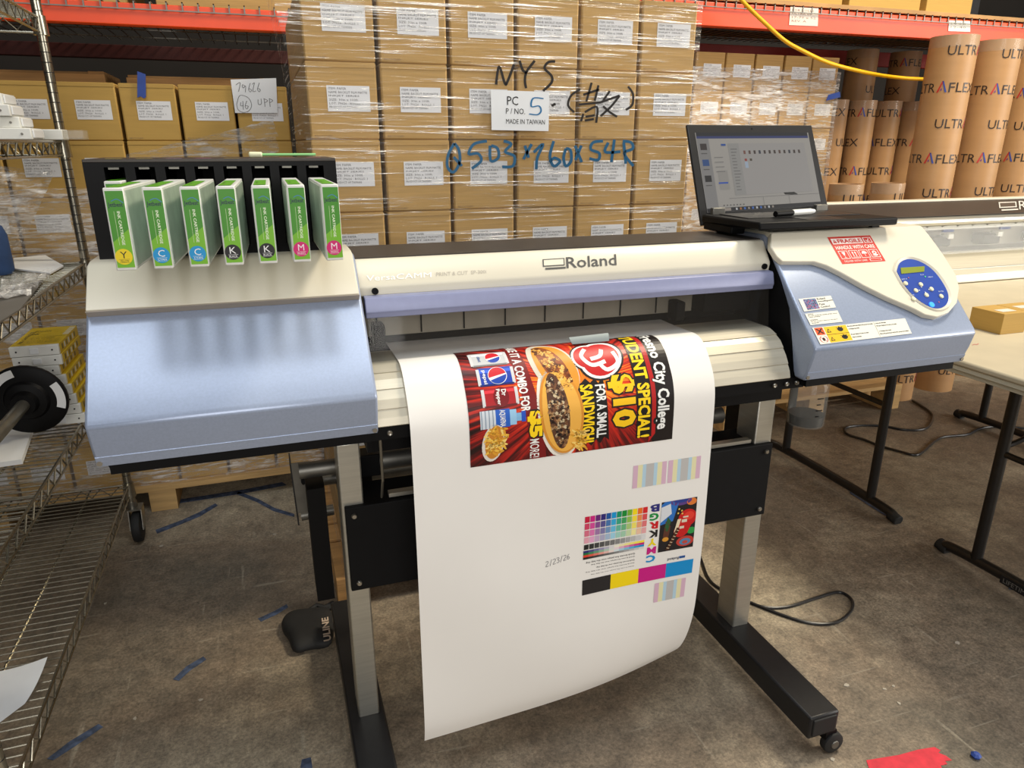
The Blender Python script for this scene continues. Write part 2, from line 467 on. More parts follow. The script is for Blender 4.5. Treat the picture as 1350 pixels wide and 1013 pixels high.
def frame(o, U, V):
    o, U, V = Vector(o), Vector(U).normalized(), Vector(V).normalized(); n = U.cross(V)
    return lambda u, v, h: o + U*u + V*v + n*h
K, WH = (22, 20, 20), (238, 238, 234)

# ================================================================== SETTING
tag(MB().box(-5, -4, -.1, 9, 6.2, 0).build('floor', 'concrete'), kind='structure')
tag(MB().box(-5, 6.2, 0, 9, 6.35, 5).build('wall_back', 'wall'), kind='structure')
tag(MB().box(-5.15, -4, 0, -5, 6.2, 5).build('wall_left', 'wall'), kind='structure')

# ================================================================== PRINTER
PR = thing('wide_format_printer', (.57, 1.28, 0), 'lavender and beige wide format printer on grey stand with two covers', 'printer')
XL0, XL1, XR0, XR1 = -.277, .14, 1.0, 1.425
SN = Vector((0, -.716, .698)).normalized(); SP = Vector((0, 1.272, 1.08))          # slope of both covers
def slope(px, py, h=0.): return onp(px, py, SP + SN*h, SN)
shell = [(1.45,1.087),(1.287,1.087),(1.272,1.08),(1.092,.894),(1.086,.885),(1.094,.852),(1.107,.814),(1.135,.814),(1.142,.827),(1.156,.88),(1.178,.95),(1.215,1.003),(1.262,1.056),(1.45,1.06)]
core = [(1.45,1.06),(1.265,1.056),(1.219,1.003),(1.182,.95),(1.160,.88),(1.146,.81),(1.16,.79),(1.45,.79)]
for x0, x1, lab in ((XL0, XL1, 'lavender ink bay cover'), (XR0, XR1, 'lavender cover with control panel')):
    cv = MB().prism(shell, x0, x1).build('side_cover', 'lavender', PR, .004, label=lab)
    MB().prism(core, x0+.004, x1-.004).build('inner_housing', 'black_matte', cv)
    MB().box(x0+.015, 1.115, .797, x1-.012, 1.30, .8135).build('bottom_tray', 'black', cv)
    MB().prism([(1.1005,.8335),(1.0995,.8325),(1.1055,.816),(1.1065,.816)], x0+.002, x1-.002).build('lower_lip', 'lavender', cv)
    for xx in (x0+.006, x1-.006):
        MB().lathe([(.0001,-.003),(.004,-.003),(.004,.002),(.0001,.002)], (xx, 1.104, .822), 'y', 12).build('screw', 'screw', cv)
    if x0 < 0:
        # raised beige strip along the top of the ink bay cover
        st = [(1.36,1.094),(1.284,1.094),(1.262,1.090),(1.200,1.032),(1.2145,1.0205),(1.272,1.08),(1.287,1.087),(1.36,1.087)]
        sp = MB().prism(st, x0+.004, x1-.005).build('beige_strip', 'beige', cv, .0015)
        MB().prism([(1.2002,1.0308),(1.1995,1.0298),(1.2125,1.0195),(1.2140,1.0205)], x0+.0035, x1-.0045).build('strip_lip', 'beige_lip', sp)
    else:
        h = .013
        out = [(1009,310),(1016,325),(1024,338),(1032,345),(1050,345),(1074,345),(1090,350),(1110,360),(1140,377),(1170,392),(1205,407),(1220,415),(1236,418),(1251,412),(1262,399),(1265,380),(1261,363),(1246,339),(1229,315),(1218,301)]
        pts = [slope(a, b, h) for a, b in out]
        pts[0] = Vector((1.006, 1.2668, 1.0931)); pts[-1] = Vector((1.418, 1.2668, 1.0931))
        bp = MB().slab(pts, -SN*.0135).build('beige_panel', 'beige', cv, .002, label='beige swoop-shaped raised panel')
        MB().prism([(1.2672,1.0930),(1.284,1.0942),(1.40,1.0942),(1.40,1.087),(1.272,1.082)], 1.006, 1.418).build('panel_top', 'beige', bp, .0015)
        # oval control panel
        oc = slope(1217, 372, h); ua = (slope(1243, 400, h) - slope(1190, 344, h)); 
        ux = Vector((1,0,0)); uy = SN.cross(ux).normalized()*1
        if uy.z < 0: uy = -uy
        def loc2(px, py): 
            q = slope(px, py, h) - oc
            return q.dot(ux), q.dot(uy)
        L2 = [loc2(*q) for q in ((1182,358),(1186,347),(1198,342),(1214,346),(1230,357),(1243,374),(1250,390),(1247,402),(1236,407),(1222,403),(1206,392),(1192,376))]
        cu = catmull([Vector((a,b,0)) for a,b in L2] + [Vector((*L2[0],0))], 4)[:-1]
        fo = lambda u, v, d: oc + ux*u + uy*v + SN*d
        cen = (sum(q.x for q in cu)/len(cu), sum(q.y for q in cu)/len(cu))
        n = len(cu); rm = MB(); vs = []; fs = []
        for q in cu:
            d = Vector((q.x-cen[0], q.y-cen[1]))
            vs += [fo(cen[0]+d.x*1.16, cen[1]+d.y*1.12, .0004), fo(cen[0]+d.x*1.11, cen[1]+d.y*1.08, .003), fo(q.x, q.y, -.0005)]
        for i in range(n):
            j = (i+1) % n
            fs += [(3*i,3*j,3*j+1,3*i+1), (3*i+1,3*j+1,3*j+2,3*i+2)]
        rm.add(vs, fs).build('panel_rim', 'beige', cv, 0, True)
        cp = MB().slab([fo(q.x, q.y, .0001) for q in cu], SN*.0009).build('control_panel', 'panel_blue', cv, label='blue oval control panel with cream buttons')
        q4 = [slope(a, b, h+.0012) for a, b in ((1188,361.5),(1218,358.5),(1218.5,351.5),(1187,353.5))]
        MB().slab(q4, SN*.0012).build('display', 'lcd', cp, label='olive lcd display')
        for a, b in ((1193.5,374),(1213.5,375.5),(1207,383.5),(1221,389.5),(1227.5,381.5),(1240.5,391),(1204,394.5),):
            c = slope(a, b, h+.001)
            vs = []; m = 14
            for rr, dd in ((.0052,0),(.0052,.002),(.004,.003)):
                vs += [c + ux*rr*math.cos(2*PI*k/m) + uy*rr*math.sin(2*PI*k/m) + SN*dd for k in range(m)]
            fs = [(i*m+j, i*m+(j+1)%m, (i+1)*m+(j+1)%m, (i+1)*m+j) for i in range(2) for j in range(m)] + [tuple(range(2*m,3*m))]
            MB().add(vs, fs).build('button', 'button', cp, 0, True)
        c = slope(1228, 402, h+.001); m = 16
        MB().add([c + ux*.0062*math.cos(2*PI*k/m) + uy*.0062*math.sin(2*PI*k/m) + SN*d for d in (0,.002) for k in range(m)],
                 [(j,(j+1)%m,m+(j+1)%m,m+j) for j in range(m)] + [tuple(range(m,2*m))]).build('power_button', 'power_glow', cp, label='glowing blue power button')
        it = []
        for i, (a, b) in enumerate(((1219,365.5),(1197,367),(1215.5,401.5),(1237,399))):
            it.append((disc(*loc2(a, b), .0016, n=10), (90,230,90) if i == 0 else (190,90,80), 1))
        for a, b, w, s in ((1188,370,.016,'SETUP'),(1223,367,.014,'MENU'),(1237,386,.014,'ENTER'),(1199,391,.012,'PAUSE'),(1213,364,.01,'BUSY')):
            u, v = loc2(a, b); it.append((text(s, u, v, u+w, v+.003, res=1), (200,210,230), 1))
        for a, b, dx, dy in ((1214,379.5,0,1),(1211.5,383.5,-1,0),(1219,386,0,-1),(1223.5,382.5,1,0)):
            u, v = loc2(a, b); r = .0018
            it.append((poly((u+dx*r-dy*r, v+dy*r+dx*r), (u-dx*r, v-dy*r), (u+dx*r+dy*r, v+dy*r-dx*r)), (220,225,235), 1))
        for q in it: decal('panel_marking', [q], lambda u, v, d: fo(u, v, d+.0012), cp)
        # stickers on the slope
        def sq(c4, hh): return quad(*[slope(a, b, hh) for a, b in c4])
        fr = sq(((1110.5,348.5),(1167.5,344.5),(1147,310.5),(1090.5,313)), h)
        R_, W_ = (206, 62, 52), (240, 226, 218)
        it = [(rect(0,0,1,1), R_, 0), (rect(.04,.72,.74,.93), W_, 1), (rect(.77,.72,.96,.93), W_, 1), (rect(.79,.74,.94,.91), R_, 2),
              (text('FRAGILE', .17, .75, .72, .9, bold=.03), R_, 2), (poly((.06,.76),(.15,.76),(.105,.9)), R_, 2), (poly((.105,.78),(.112,.84),(.105,.87),(.098,.84)), W_, 3),
              (text('HANDLE WITH CARE', .05, .52, .95, .66, bold=.02), W_, 1), (text('DELIVER WITH CARE', .08, .05, .6, .12, res=1), W_, 1),
              (rect(.66,.04,.93,.13), W_, 1), (rect(.675,.052,.915,.118), R_, 2)]
        for k in range(4):
            u = .05+.233*k
            it += [(rect(u,.17,u+.205,.47), W_, 1), (rect(u+.014,.19,u+.191,.45), R_, 2)]
        u = .05
        it += [(poly((.11,.42),(.19,.42),(.165,.3),(.135,.3)), W_, 3), (rect(.145,.22,.155,.3), W_, 3), (rect(.12,.205,.18,.22), W_, 3)]
        for u in (.345, .405): it += [(rect(u,.24,u+.018,.36), W_, 3), (poly((u-.015,.36),(u+.033,.36),(u+.009,.43)), W_, 3)]
        it += [(rect(.32,.205,.45,.22), W_, 3), (disc(.618,.32,.06,.1,n=14,t0=0,t1=PI), W_, 3), (rect(.612,.22,.624,.34), W_, 3),
               (disc(.85,.34,.05,.07), W_, 3), (disc(.85,.34,.02,.03), R_, 4), (disc(.85,.27,.065,.06,n=14,t0=PI,t1=2*PI), W_, 3),
               (stroke([(.84,.76),(.9,.88)],.02), W_, 3), (stroke([(.82,.82),(.84,.76),(.9,.78)],.02,k=0), W_, 3)]
        decal('fragile_sticker', it, fr, cv, h=.0004, label='red fragile handle with care sticker')
        s1 = sq(((1060,411),(1102,405.5),(1095,390),(1052.5,394.5)), 0)
        it = [(rect(0,0,1,1), (226,224,212), 0), (rect(.12,.08,.5,.92), (120,120,160), 1)]
        for i in range(7):
            for j in range(7):
                if random.random() < .8: it.append((disc(.15+.055*i+random.random()*.01, .14+.12*j, .022, .05, n=6), random.choice(((60,50,110),(30,40,70),(170,60,90),(60,130,150))), 2))
        for i, l in enumerate(('Roland', 'Intelligent', 'Pass', 'Control')):
            it.append((text(l, .54, .76-.22*i, .54+.042*len(l), .92-.22*i, bold=.02, res=1), (70,70,72), 1))
        decal('pass_control_sticker', it, s1, cv, h=.0004)
        s2 = sq(((1068.5,429),(1111,424.5),(1104,409.5),(1061,414)), 0)
        it = [(rect(0,0,1,1), (226,224,212), 0), (textlines(['CAUTION', 'Do not touch the inside of the cover', 'while printing', '', 'ATTENTION', 'Ne pas toucher interieur du capot', 'en marche'], .06, .06, .95, .94, bold=.03), (50,48,46), 1)]
        decal('caution_sticker', it, s2, cv, h=.0004)
        s3 = sq(((1081.5,454.5),(1202,440),(1193,420),(1070.5,432.5)), 0)
        it = [(rect(0,0,1,1), (228,226,214), 0), (rect(.015,.53,.1,.97), (222,84,36), 1), (stroke([(.03,.6),(.085,.9)],.018,1), K, 2), (stroke([(.03,.9),(.085,.6)],.018,1), K, 2),
              (ring(.06,.27,.042,.21,.008), (190,60,50), 1), (stroke([(.035,.4),(.085,.12)],.007), (190,60,50), 1), (disc(.06,.27,.014,.1), K, 1),
              (rect(.11,.03,.345,.97), (232,186,28), 1), (rect(.11,.49,.345,.51), K, 2)]
        for v in (.12,.62): it += [(poly((.125,v),(.17,v),(.1475,v+.24)), K, 2), (poly((.135,v+.04),(.16,v+.04),(.1475,v+.16)), (232,186,28), 3)]
        for k, (u,v) in enumerate(((.27,.75),(.28,.27))):
            it += [(disc(u,v,.03,.13), K, 2)] + [(stroke([(u,v),(u+.05*math.cos(a),v+.17*math.sin(a))],.009), K, 2) for a in (.3,1,1.7,2.4,3.2)]
        ln = ['Move the print head only by the proper procedure', 'or damage may result', '', 'Ne pas deplacer la tete a la main', 'risque de dommage']
        it += [(textlines(ln, .355, .08, .63, .92, bold=.03), (52,50,48), 1), (rect(.645,.04,.648,.96), (120,118,110), 1), (textlines(ln[::-1], .66, .08, .98, .92, bold=.03), (52,50,48), 1)]
        decal('warning_sticker', it, s3, cv, h=.0004, label='white and yellow warning sticker with hazard symbols')

# beam between the covers
bm_ = MB().prism([(1.44,1.076),(1.283,1.076),(1.279,1.074),(1.251,1.036),(1.250,1.030),(1.252,1.016),(1.30,1.005),(1.44,1.005)], XL1, XR0).build('top_beam', 'beige', PR, .002)
MB().box(XL1-.02, 1.292, 1.0755, XR0, 1.45, 1.0785).build('beam_top_plate', 'dark_top', bm_)
for x, z in ((.168, 1.025), (.985, 1.026)):
    MB().lathe([(.0001,-.003),(.006,-.003),(.006,.002),(.0001,.002)], (x, 1.249, z), 'y', 14).build('rubber_plug', 'black', bm_)
nb = Vector((0, -.038, .028)); 
bq = [onp(a, b, (0,1.279,1.074), (0,-.8,.6)) for a, b in ((716,357),(813,351),(812,334.5),(715,340.5))]
it = [(text('Roland', .31, .06, 1, .95, bold=.012), (72,72,72), 0)]
it += [(poly((0,.3),(.29,.3),(.29,.9),(0,.9)), (72,72,72), 0), (poly((.015,.38),(.275,.38),(.275,.82),(.015,.82)), (226,220,200), 1), (poly((.03,.05),(.3,.05),(.3,.2),(.03,.2)), (72,72,72), 0)]
decal('brand_lettering', it, quad(*bq), bm_, h=.0005)
bq = [onp(a, b, (0,1.279,1.074), (0,-.8,.6)) for a, b in ((483,371),(641,361),(641,355.5),(483,363.5))]
decal('model_lettering', [(text('VersaCAMM', 0, 0, .53, 1), (250,250,246), 0), (text('PRINT & CUT  SP-300i', .57, .1, 1, .9), (178,172,160), 0)], quad(*bq), bm_, h=.0005)
# hinged front cover: lavender bar with smoked window
fc = MB().prism([(1.251,1.018),(1.234,1.017),(1.231,1.012),(1.226,.992),(1.2275,.988),(1.229,.981),(1.243,.981),(1.251,.99)], XL1+.007, XR0-.003).build('front_cover_bar', 'lavender_bar', PR, .0015)
MB().prism([(1.2325,.982),(1.2305,.982),(1.2175,.905),(1.2195,.905)], XL1+.01, XR0-.012).build('window', 'smoke', fc, label='smoked clear window of front cover')
# interior
ip = MB().box(XL1+.002, 1.318, .925, XR0-.14, 1.324, 1.004).build('rear_panel', 'interior', PR)
for x in [.175+.085*k for k in range(8)]:
    MB().box(x, 1.3165, .927, x+.003, 1.3185, .975).build('panel_seam', 'black', ip)
MB().box(XL1+.002, 1.302, .968, XR0-.002, 1.3178, .973).build('guide_rail', 'steel', PR)
for x in (.2,.38,.60): MB().box(x, 1.3155, .975, x+.038, 1.3178, .984).build('blue_marker', 'blue_tape', ip)
for x in (.21,.30,.39,.48,.57,.66,.75,.84): MB().lathe([(.0001,-.003),(.004,-.003),(.004,.002),(.0001,.002)], (x, 1.317, .990), 'y', 10).build('screw', 'screw', ip)
MB().box(.86, 1.27, .93, .975, 1.35, .999).build('print_carriage', 'black', PR, .004)
MB().box(.70, 1.300, .976, .79, 1.312, .982).build('carriage_flag', 'orange', PR)
for x in (.165, .80):
    MB().box(x, 1.28, .912, x+.022, 1.317, .955).build('pinch_roller', 'black', PR, .004)
MB().box(XL1+.002, 1.225, .885, XR0-.002, 1.352, .9005).build('platen', 'satin_black', PR)
MB().box(XL1, 1.352, .80, XR0, 1.45, .93).build('rear_housing', 'black_matte', PR)
# front apron, ribbed
ap = [(1.30,.9005),(1.222,.9015),(1.212,.9005)]
arc = [(1.205,.8985),(1.189,.893),(1.176,.884),(1.163,.871),(1.152,.856),(1.143,.842),(1.136,.828),(1.132,.815)]
for i, (y, z) in enumerate(arc):
    ap += [(y, z)] if i % 2 == 0 else [(y, z), (y+.0012, z-.0015)]
ap += [(1.14,.812),(1.22,.82),(1.30,.88)]
MB().prism(ap, XL1+.002, XR0-.012).build('front_apron', 'alu_apron', PR)
fr_ = MB().box(XL1-.02, 1.138, .788, XR0+.03, 1.20, .8115).build('front_rail', 'black', PR)
for x in (.163, .985, 1.01, .955): MB().lathe([(.0001,-.004),(.0035,-.005),(.005,-.003),(.005,.001),(.0001,.001)], (x, 1.138, .80), 'y', 12).build('screw', 'screw', fr_)
MB().box(XL1-.01, 1.2, .74, XR0+.03, 1.44, .795).build('chassis', 'black', PR)

# stand: feet, posts, cross panel, casters
for x0, x1, px0, px1 in ((.057,.133,.078,.121), (.985,1.061,1.022,1.068)):
    px0, px1 = (px0, px1) if x0 < .5 else (1.008, 1.054)
    ft = MB().box(x0, .932, .058, x1, 1.676, .115).build('stand_foot', 'satin_black', PR, .005)
    MB().box(x0+.008, .929, .066, x1-.008, .934, .108).build('end_cap', 'rubber', ft, .002)
    MB().box(px0, 1.243, .113, px1, 1.312, .745).build('stand_post', 'alu', PR, .003)
    for yy in (.938, 1.64):
        cx = (x0+x1)/2 + (.036 if yy < 1 else 0)
        ca = MB().lathe([(.0001,-.011),(.018,-.011),(.0245,-.008),(.0255,-.004),(.0255,.004),(.0245,.008),(.018,.011),(.0001,.011)], (cx, yy, .0262), 'y', 22).build('caster_wheel', 'rubber', PR, 0, True)
        MB().lathe([(.0001,-.013),(.009,-.013),(.010,-.011),(.010,.011),(.0001,.013)], (cx, yy, .0262), 'y', 16).build('wheel_hub', 'dull_steel', ca)
        MB().box(cx-.022, yy-.004, .036, cx+.006, yy+.022, .060).build('caster_fork', 'black', ca)
cpn = MB().box(.084, 1.233, .434, 1.052, 1.338, .618).build('cross_panel', 'black_matte', PR, .002)
for x in (.10, 1.035):
    for z in (.452, .60): MB().lathe([(.0001,-.006),(.004,-.006),(.0055,-.004),(.0055,.001),(.0001,.001)], (x, 1.233, z), 'y', 12).build('screw', 'screw', cpn)
MB().box(.17, 1.245, .621, 1.0, 1.262, .629).build('cross_rod', 'alu', PR)
MB().prism([(1.31,.50),(1.41,.46),(1.43,.50),(1.43,.76),(1.33,.76)], 1.06, 1.095).build('side_bracket', 'black', PR)
MB().prism([(1.33,.36),(1.44,.34),(1.46,.40),(1.44,.62),(1.33,.62)], .02, .055).build('side_bracket', 'black', PR)
for k, (y, z, r) in enumerate(((1.37, .645, .021), (1.53, .545, .02))):
    sh = MB().tube([(.16, y, z), (1.0, y, z)], r, 18).build('media_roller', 'dull_steel', PR, 0, True)
    MB().box(.09, y-.022, z-.024, .17, y+.022, z+.024).build('roller_bearing', 'black', sh, .002)
    MB().tube([(.01, y, z), (.09, y, z)], r*.8, 14).build('roller_axle', 'dull_steel', sh, 0, True)
pl = [Yp(a, b, 1.45) for a, b in ((382,612),(408,609),(423,658),(423,672),(392,677))]
bk = MB().slab(pl, (0, .004, 0)).build('roll_bracket', 'dull_steel', PR, 0)
MB().slab([Yp(a, b, 1.449) for a, b in ((381.5,612),(383.5,612),(395,693),(393,693))], (0, .06, 0)).build('bracket_flange', 'satin_black', bk)
MB().slab([Yp(400+3.4*math.cos(t), 634+5.5*math.sin(t), 1.4495) for t in [2*PI*k/14 for k in range(14)]], (0, -.0006, 0)).build('bracket_hole', 'black', bk)
MB().tube([Yp(397, 680, 1.47), Yp(440, 672, 1.47)], .012, 12).build('bracket_tube', 'dull_steel', bk, 0, True)
MB().tube([(.147,1.145,.80),(.149,1.16,.70),(.15,1.2,.648)], .0025, 8).build('lever_rod', 'steel', PR)
# waste ink bottle
c = (1.128, 1.225, .660)
wb = MB().lathe([(.0001,0),(.038,0),(.041,.004),(.041,.10),(.03,.115),(.03,.13),(.0001,.13)], c, 'z', 28).build('waste_bottle', 'clear', PR, 0, True, label='clear waste ink bottle with dark ink')
MB().lathe([(.0001,.003),(.037,.003),(.039,.026),(.0001,.026)], c, 'z', 28).build('waste_ink', 'liquid', wb, 0, True)
MB().lathe([(.0001,.11),(.033,.11),(.033,.14),(.0001,.14)], c, 'z', 24).build('bottle_cap', 'black', wb, 0, True)
for k in range(4):
    MB().box(c[0]-.012, c[1]-.0425, .692+.014*k, c[0]-.002+.006*(k % 2), c[1]-.040, .6935+.014*k).build('scale_mark', 'black', wb)

# ================================================================== PRINTED SHEET
PX0, PX1 = .196, .802
prof = [(1.135,.118),(1.124,.16),(1.119,.24),(1.117,.40),(1.117,.60),(1.1185,.74),(1.121,.80),(1.1275,.828),(1.1355,.846),(1.145,.860),(1.156,.875),(1.1685,.8885),(1.183,.8985),(1.198,.9045),(1.215,.9055),(1.235,.9045),(1.30,.9035),(1.345,.9035)]
PP_ = catmull([Vector((y, z, 0)) for y, z in prof], 6)
SS = [0.]
for a, b in zip(PP_, PP_[1:]): SS.append(SS[-1] + (b-a).length)
def sheet(x, s, h=0.):
    s = max(0., min(SS[-1]-1e-6, s)); i = 0
    lo, hi = 0, len(SS)-1
    while hi-lo > 1:
        m = (lo+hi)//2
        if SS[m] <= s: lo = m
        else: hi = m
    t = (s-SS[lo])/(SS[lo+1]-SS[lo]); p = PP_[lo].lerp(PP_[lo+1], t); d = (PP_[lo+1]-PP_[lo]).normalized()
    y, z = p.x, p.y; nn = Vector((0, -d.y, d.x))
    k = max(0., 1-s/.22)                                # loose lower corner turns back
    u = (x-PX0)/(PX1-PX0)
    y += k*k*.05*u*u; z += k*.022*u*u
    y += .003*math.sin(7*u+s*9)*max(0, min(1, (.62-s)/.3))
    return Vector((x, y, z)) + nn*h
def s_at_z(z):
    for i, p in enumerate(PP_):
        if p.y >= z: return SS[i]
    return SS[-1]
nu, ns = 40, 90
vs = []; fs = []
for j in range(ns+1):
    for i in range(nu+1):
        vs.append(sheet(PX0+(PX1-PX0)*i/nu, SS[-1]*j/ns))
for j in range(ns):
    for i in range(nu): a = j*(nu+1)+i; fs.append((a, a+1, a+nu+2, a+nu+1))
SH = MB().add(vs, fs).build('printed_sheet', 'paper', None, 0, True)
tag(SH, 'long white printed media sheet hanging from the lavender printer', 'paper sheet')
ps = lambda u, v, h: sheet(u, v, h)
# poster: a = reading direction (down), b = letter-up (+x)
S0, QL, B0, BW = s_at_z(.716), .243, .300, .410
PB = lambda b: B0 + BW*b
PA = lambda a: S0 + QL*(1-a)
def prect(a0, b0, a1, b1): return rect(PB(b0), PA(a1), PB(b1), PA(a0))
def ptext(s, a0, b0, a1, b1, bold=0., pad=None, shear=0.): return text(s, PB(b0), PA(a1), PB(b1), PA(a0), -90, bold, shear, pad)
def pdisc(a, b, ra, rb, n=24, rot=0., t0=0., t1=2*PI):
    vs, fs = disc(0, 0, rb*BW, ra*QL, n, t0, t1); c, s = math.cos(rot), math.sin(rot)
    return ([(PB(b)+x*c-y*s, PA(a)+x*s+y*c) for x, y in vs], fs)
def ppoly(*ab): return poly(*[(PB(b), PA(a)) for a, b in ab])
grid = ([], [])
for j in range(25):
    for i in range(13): grid[0].append((PB(i/12), S0+QL*j/24))
for j in range(24):
    for i in range(12): a = j*13+i; grid[1].append((a, a+1, a+14, a+13))
PO = decal('poster_print', [(grid, (150,20,10), 0)], ps, SH, h=.0005, material='poster_fire', uv=lambda x, y: ((x-B0)/BW, (y-S0)/QL), label='red and black food poster print')
YE, RD = (255, 214, 20), (196, 22, 26)
it = []
# title block
it += [(prect(0,.89,1,1), (18,8,8), 0), (ppoly((0,.865),(0,.90),(.93,.905),(1,.87),(.9,.875)), (180,20,20), 1)]
it += [(ptext('Fresno City College', .02,.895,.90,.975, .07, .03), K, 2), (ptext('Fresno City College', .02,.895,.90,.975, .03), WH, 3)]
it += [(ppoly((0,.80),(0,.875),(.95,.885),(.95,.805)), (14,10,8), 2), (ptext('STUDENT SPECIAL!', -.04,.81,.95,.875, .035), YE, 3)]
# price block
it += [(ptext('$10', .42,.665,.84,.80, .10, .05), K, 2), (ptext('$10', .42,.665,.84,.80, .05), (250,200,20), 3)]
jag = [(.43,.50),(.47,.515),(.45,.54),(.42,.56),(.46,.58),(.43,.605),(.47,.62),(.42,.645),(.93,.665),(.9,.64),(.95,.62),(.91,.6),(.96,.575),(.92,.555),(.95,.53),(.9,.51)]
it += [(ppoly(*jag), (14,8,8), 1), (ptext('FOR A SMALL', .48,.60,.90,.65, .03), WH, 2), (ptext('SANDWICH!', .47,.525,.93,.59, .035), YE, 2)]
# plain rounded emblem
for g, c, L in ((1.26, K, 1), (1.15, WH, 2), (1.0, RD, 3)):
    it += [(pdisc(.27,.66,.14*g,.098*g, 28, .5), c, L), (pdisc(.24,.60,.10*g,.07*g, 28, .2), c, L)]
def pst(pts, w): return stroke([(PB(b_), PA(a_)) for a_, b_ in pts], w)
it += [(pst([(.17,.60),(.24,.57),(.32,.61),(.30,.68)], .008), WH, 4), (pst([(.22,.73),(.32,.74),(.37,.68),(.31,.645)], .008), WH, 4), (pst([(.19,.68),(.25,.66),(.27,.61)], .008), WH, 4)]
# sandwiches on a plate
ro = .10
it += [(pdisc(.66,.42,.37,.105, 36, ro), (232,226,214), 1), (pdisc(.66,.422,.345,.092, 36, ro), (196,180,160), 2),
       (pdisc(.29,.425,.27,.10, 36, .42), (214,206,190), 1)]
it += [(pdisc(.30,.435,.25,.085, 36, .42), (222,150,48), 2), (pdisc(.29,.425,.22,.05, 30, .42), (150,76,30), 3)]
it += [(pdisc(.66,.43,.33,.105, 36, ro), (214,140,44), 3), (pdisc(.66,.43,.315,.092, 36, ro), (236,176,74), 4), (pdisc(.65,.415,.30,.05, 30, ro), (92,56,36), 5)]
rnd = random.Random(3)
for k in range(230):
    t, r = rnd.random()*2*PI, math.sqrt(rnd.random())
    da, db = .28*r*math.sin(t), .046*r*math.cos(t)
    col = rnd.choice(((60,34,22),(120,78,50),(40,24,18),(170,128,84),(206,186,150),(88,58,40)))
    it.append((pdisc(.65+da, 0.415+db+da*.06, .012, .011, 6, rnd.random()*3), col, 6))
    if k < 140:
        da, db = .2*r*math.sin(t), .045*r*math.cos(t)
        it.append((pdisc(.29+da, 0.425+db+da*.27, .012, .011, 6, rnd.random()*3), rnd.choice(((120,60,24),(214,150,60),(240,196,110),(90,44,20))), 4))
for k in range(26):
    a, b = .80+rnd.random()*.17, .49+rnd.random()*.06
    it.append((pdisc(a, b, .05, .006, 6, rnd.random()*2), rnd.choice(((236,180,60),(214,146,40),(244,206,110))), 5))
# combo line
it += [(ppoly((.0,.215),(.0,.275),(1,.355),(1,.285)), (120,10,12), 1), (ptext('MAKE IT A COMBO FOR', -.03,.238,.62,.282, .03), WH, 2)]
it += [(ptext('$5', .62,.265,.83,.335, .12, .06), K, 2), (ptext('$5', .62,.265,.83,.335, .06), YE, 3), (ptext('MORE!', .84,.275,.99,.32, .008), WH, 2)]
# three cans and a bottle, lying
def can(a, b0, b1, ra, body, end):
    n = [(prect(a-ra, b0, a+ra, b1), body, 2), (prect(a-ra*.9, b0-.008, a+ra*.9, b0+.006), end, 3), (prect(a-ra*.9, b1-.006, a+ra*.9, b1+.008), end, 3)]
    hl = tuple(min(255, int(q*1.25+30)) for q in body)
    return n + [(prect(a-ra*.75, b0+.008, a-ra*.45, b1-.008), hl, 3), (prect(a+ra*.8, b0, a+ra, b1), tuple(int(q*.6) for q in body), 3)]
for (a, b0, b1, body) in ((.17,.055,.215,(196,198,200)), (.33,.07,.225,(22,60,170)), (.49,.075,.225,(170,20,30))):
    it += can(a, b0, b1, .072, body, (210,210,212))
for a, b, r in ((.165,.155,.055), (.325,.155,.068)):
    it += [(pdisc(a, b, r, r*.64), (244,244,244), 4), (pdisc(a, b, r*.95, r*.6, 14, .2, 0, PI), (206,24,40), 5), (pdisc(a, b, r*.95, r*.6, 14, .2, PI+.35, 2*PI-.15), (20,66,170), 5)]
it += [(ptext('pepsi', .275,.085,.385,.105, .02), WH, 4), (ptext('diet', .14,.085,.2,.1, .02), (60,90,150), 4),
       (pdisc(.49,.155,.075,.035), (120,8,16), 4), (ptext('Dr', .435,.158,.485,.18, .03), WH, 5), (ptext('Pepper', .43,.13,.55,.152, .03), WH, 5)]
it += [(prect(.58,.05,.715,.12), (206,214,222), 2), (prect(.58,.12,.715,.185), (30,92,190), 2), (prect(.59,.185,.705,.215), (150,196,230), 2), (prect(.62,.215,.68,.24), (130,180,220), 2), (prect(.61,.238,.69,.258), (30,80,190), 3),
       (ptext('AQUAFINA', .585,.135,.71,.165, .02), WH, 3)]
for k in range(4): it.append((prect(.58,.055+.017*k,.715,.059+.017*k), (130,146,164), 3))
# fries tray
it += [(pdisc(.83,.105,.145,.05, 24, -.2), (224,216,204), 2), (pdisc(.825,.11,.13,.04, 24, -.2), (200,130,40), 3)]
for k in range(46):
    a, b = .70+rnd.random()*.22, .075+rnd.random()*.085
    it.append((pdisc(a, b, .035, .006, 6, rnd.random()*3), rnd.choice(((240,190,70),(220,156,44),(246,212,120))), 4))
def clip(items):
    out = []
    for g, c, L in items:
        vs, fs = g
        out.append(((([(min(max(x, B0), B0+BW), min(max(y, S0), S0+QL)) for x, y in vs]), fs), c, L))
    return out
decal('poster_artwork', clip(it), ps, PO, h=.0008, step=.00018, maxlen=.006)

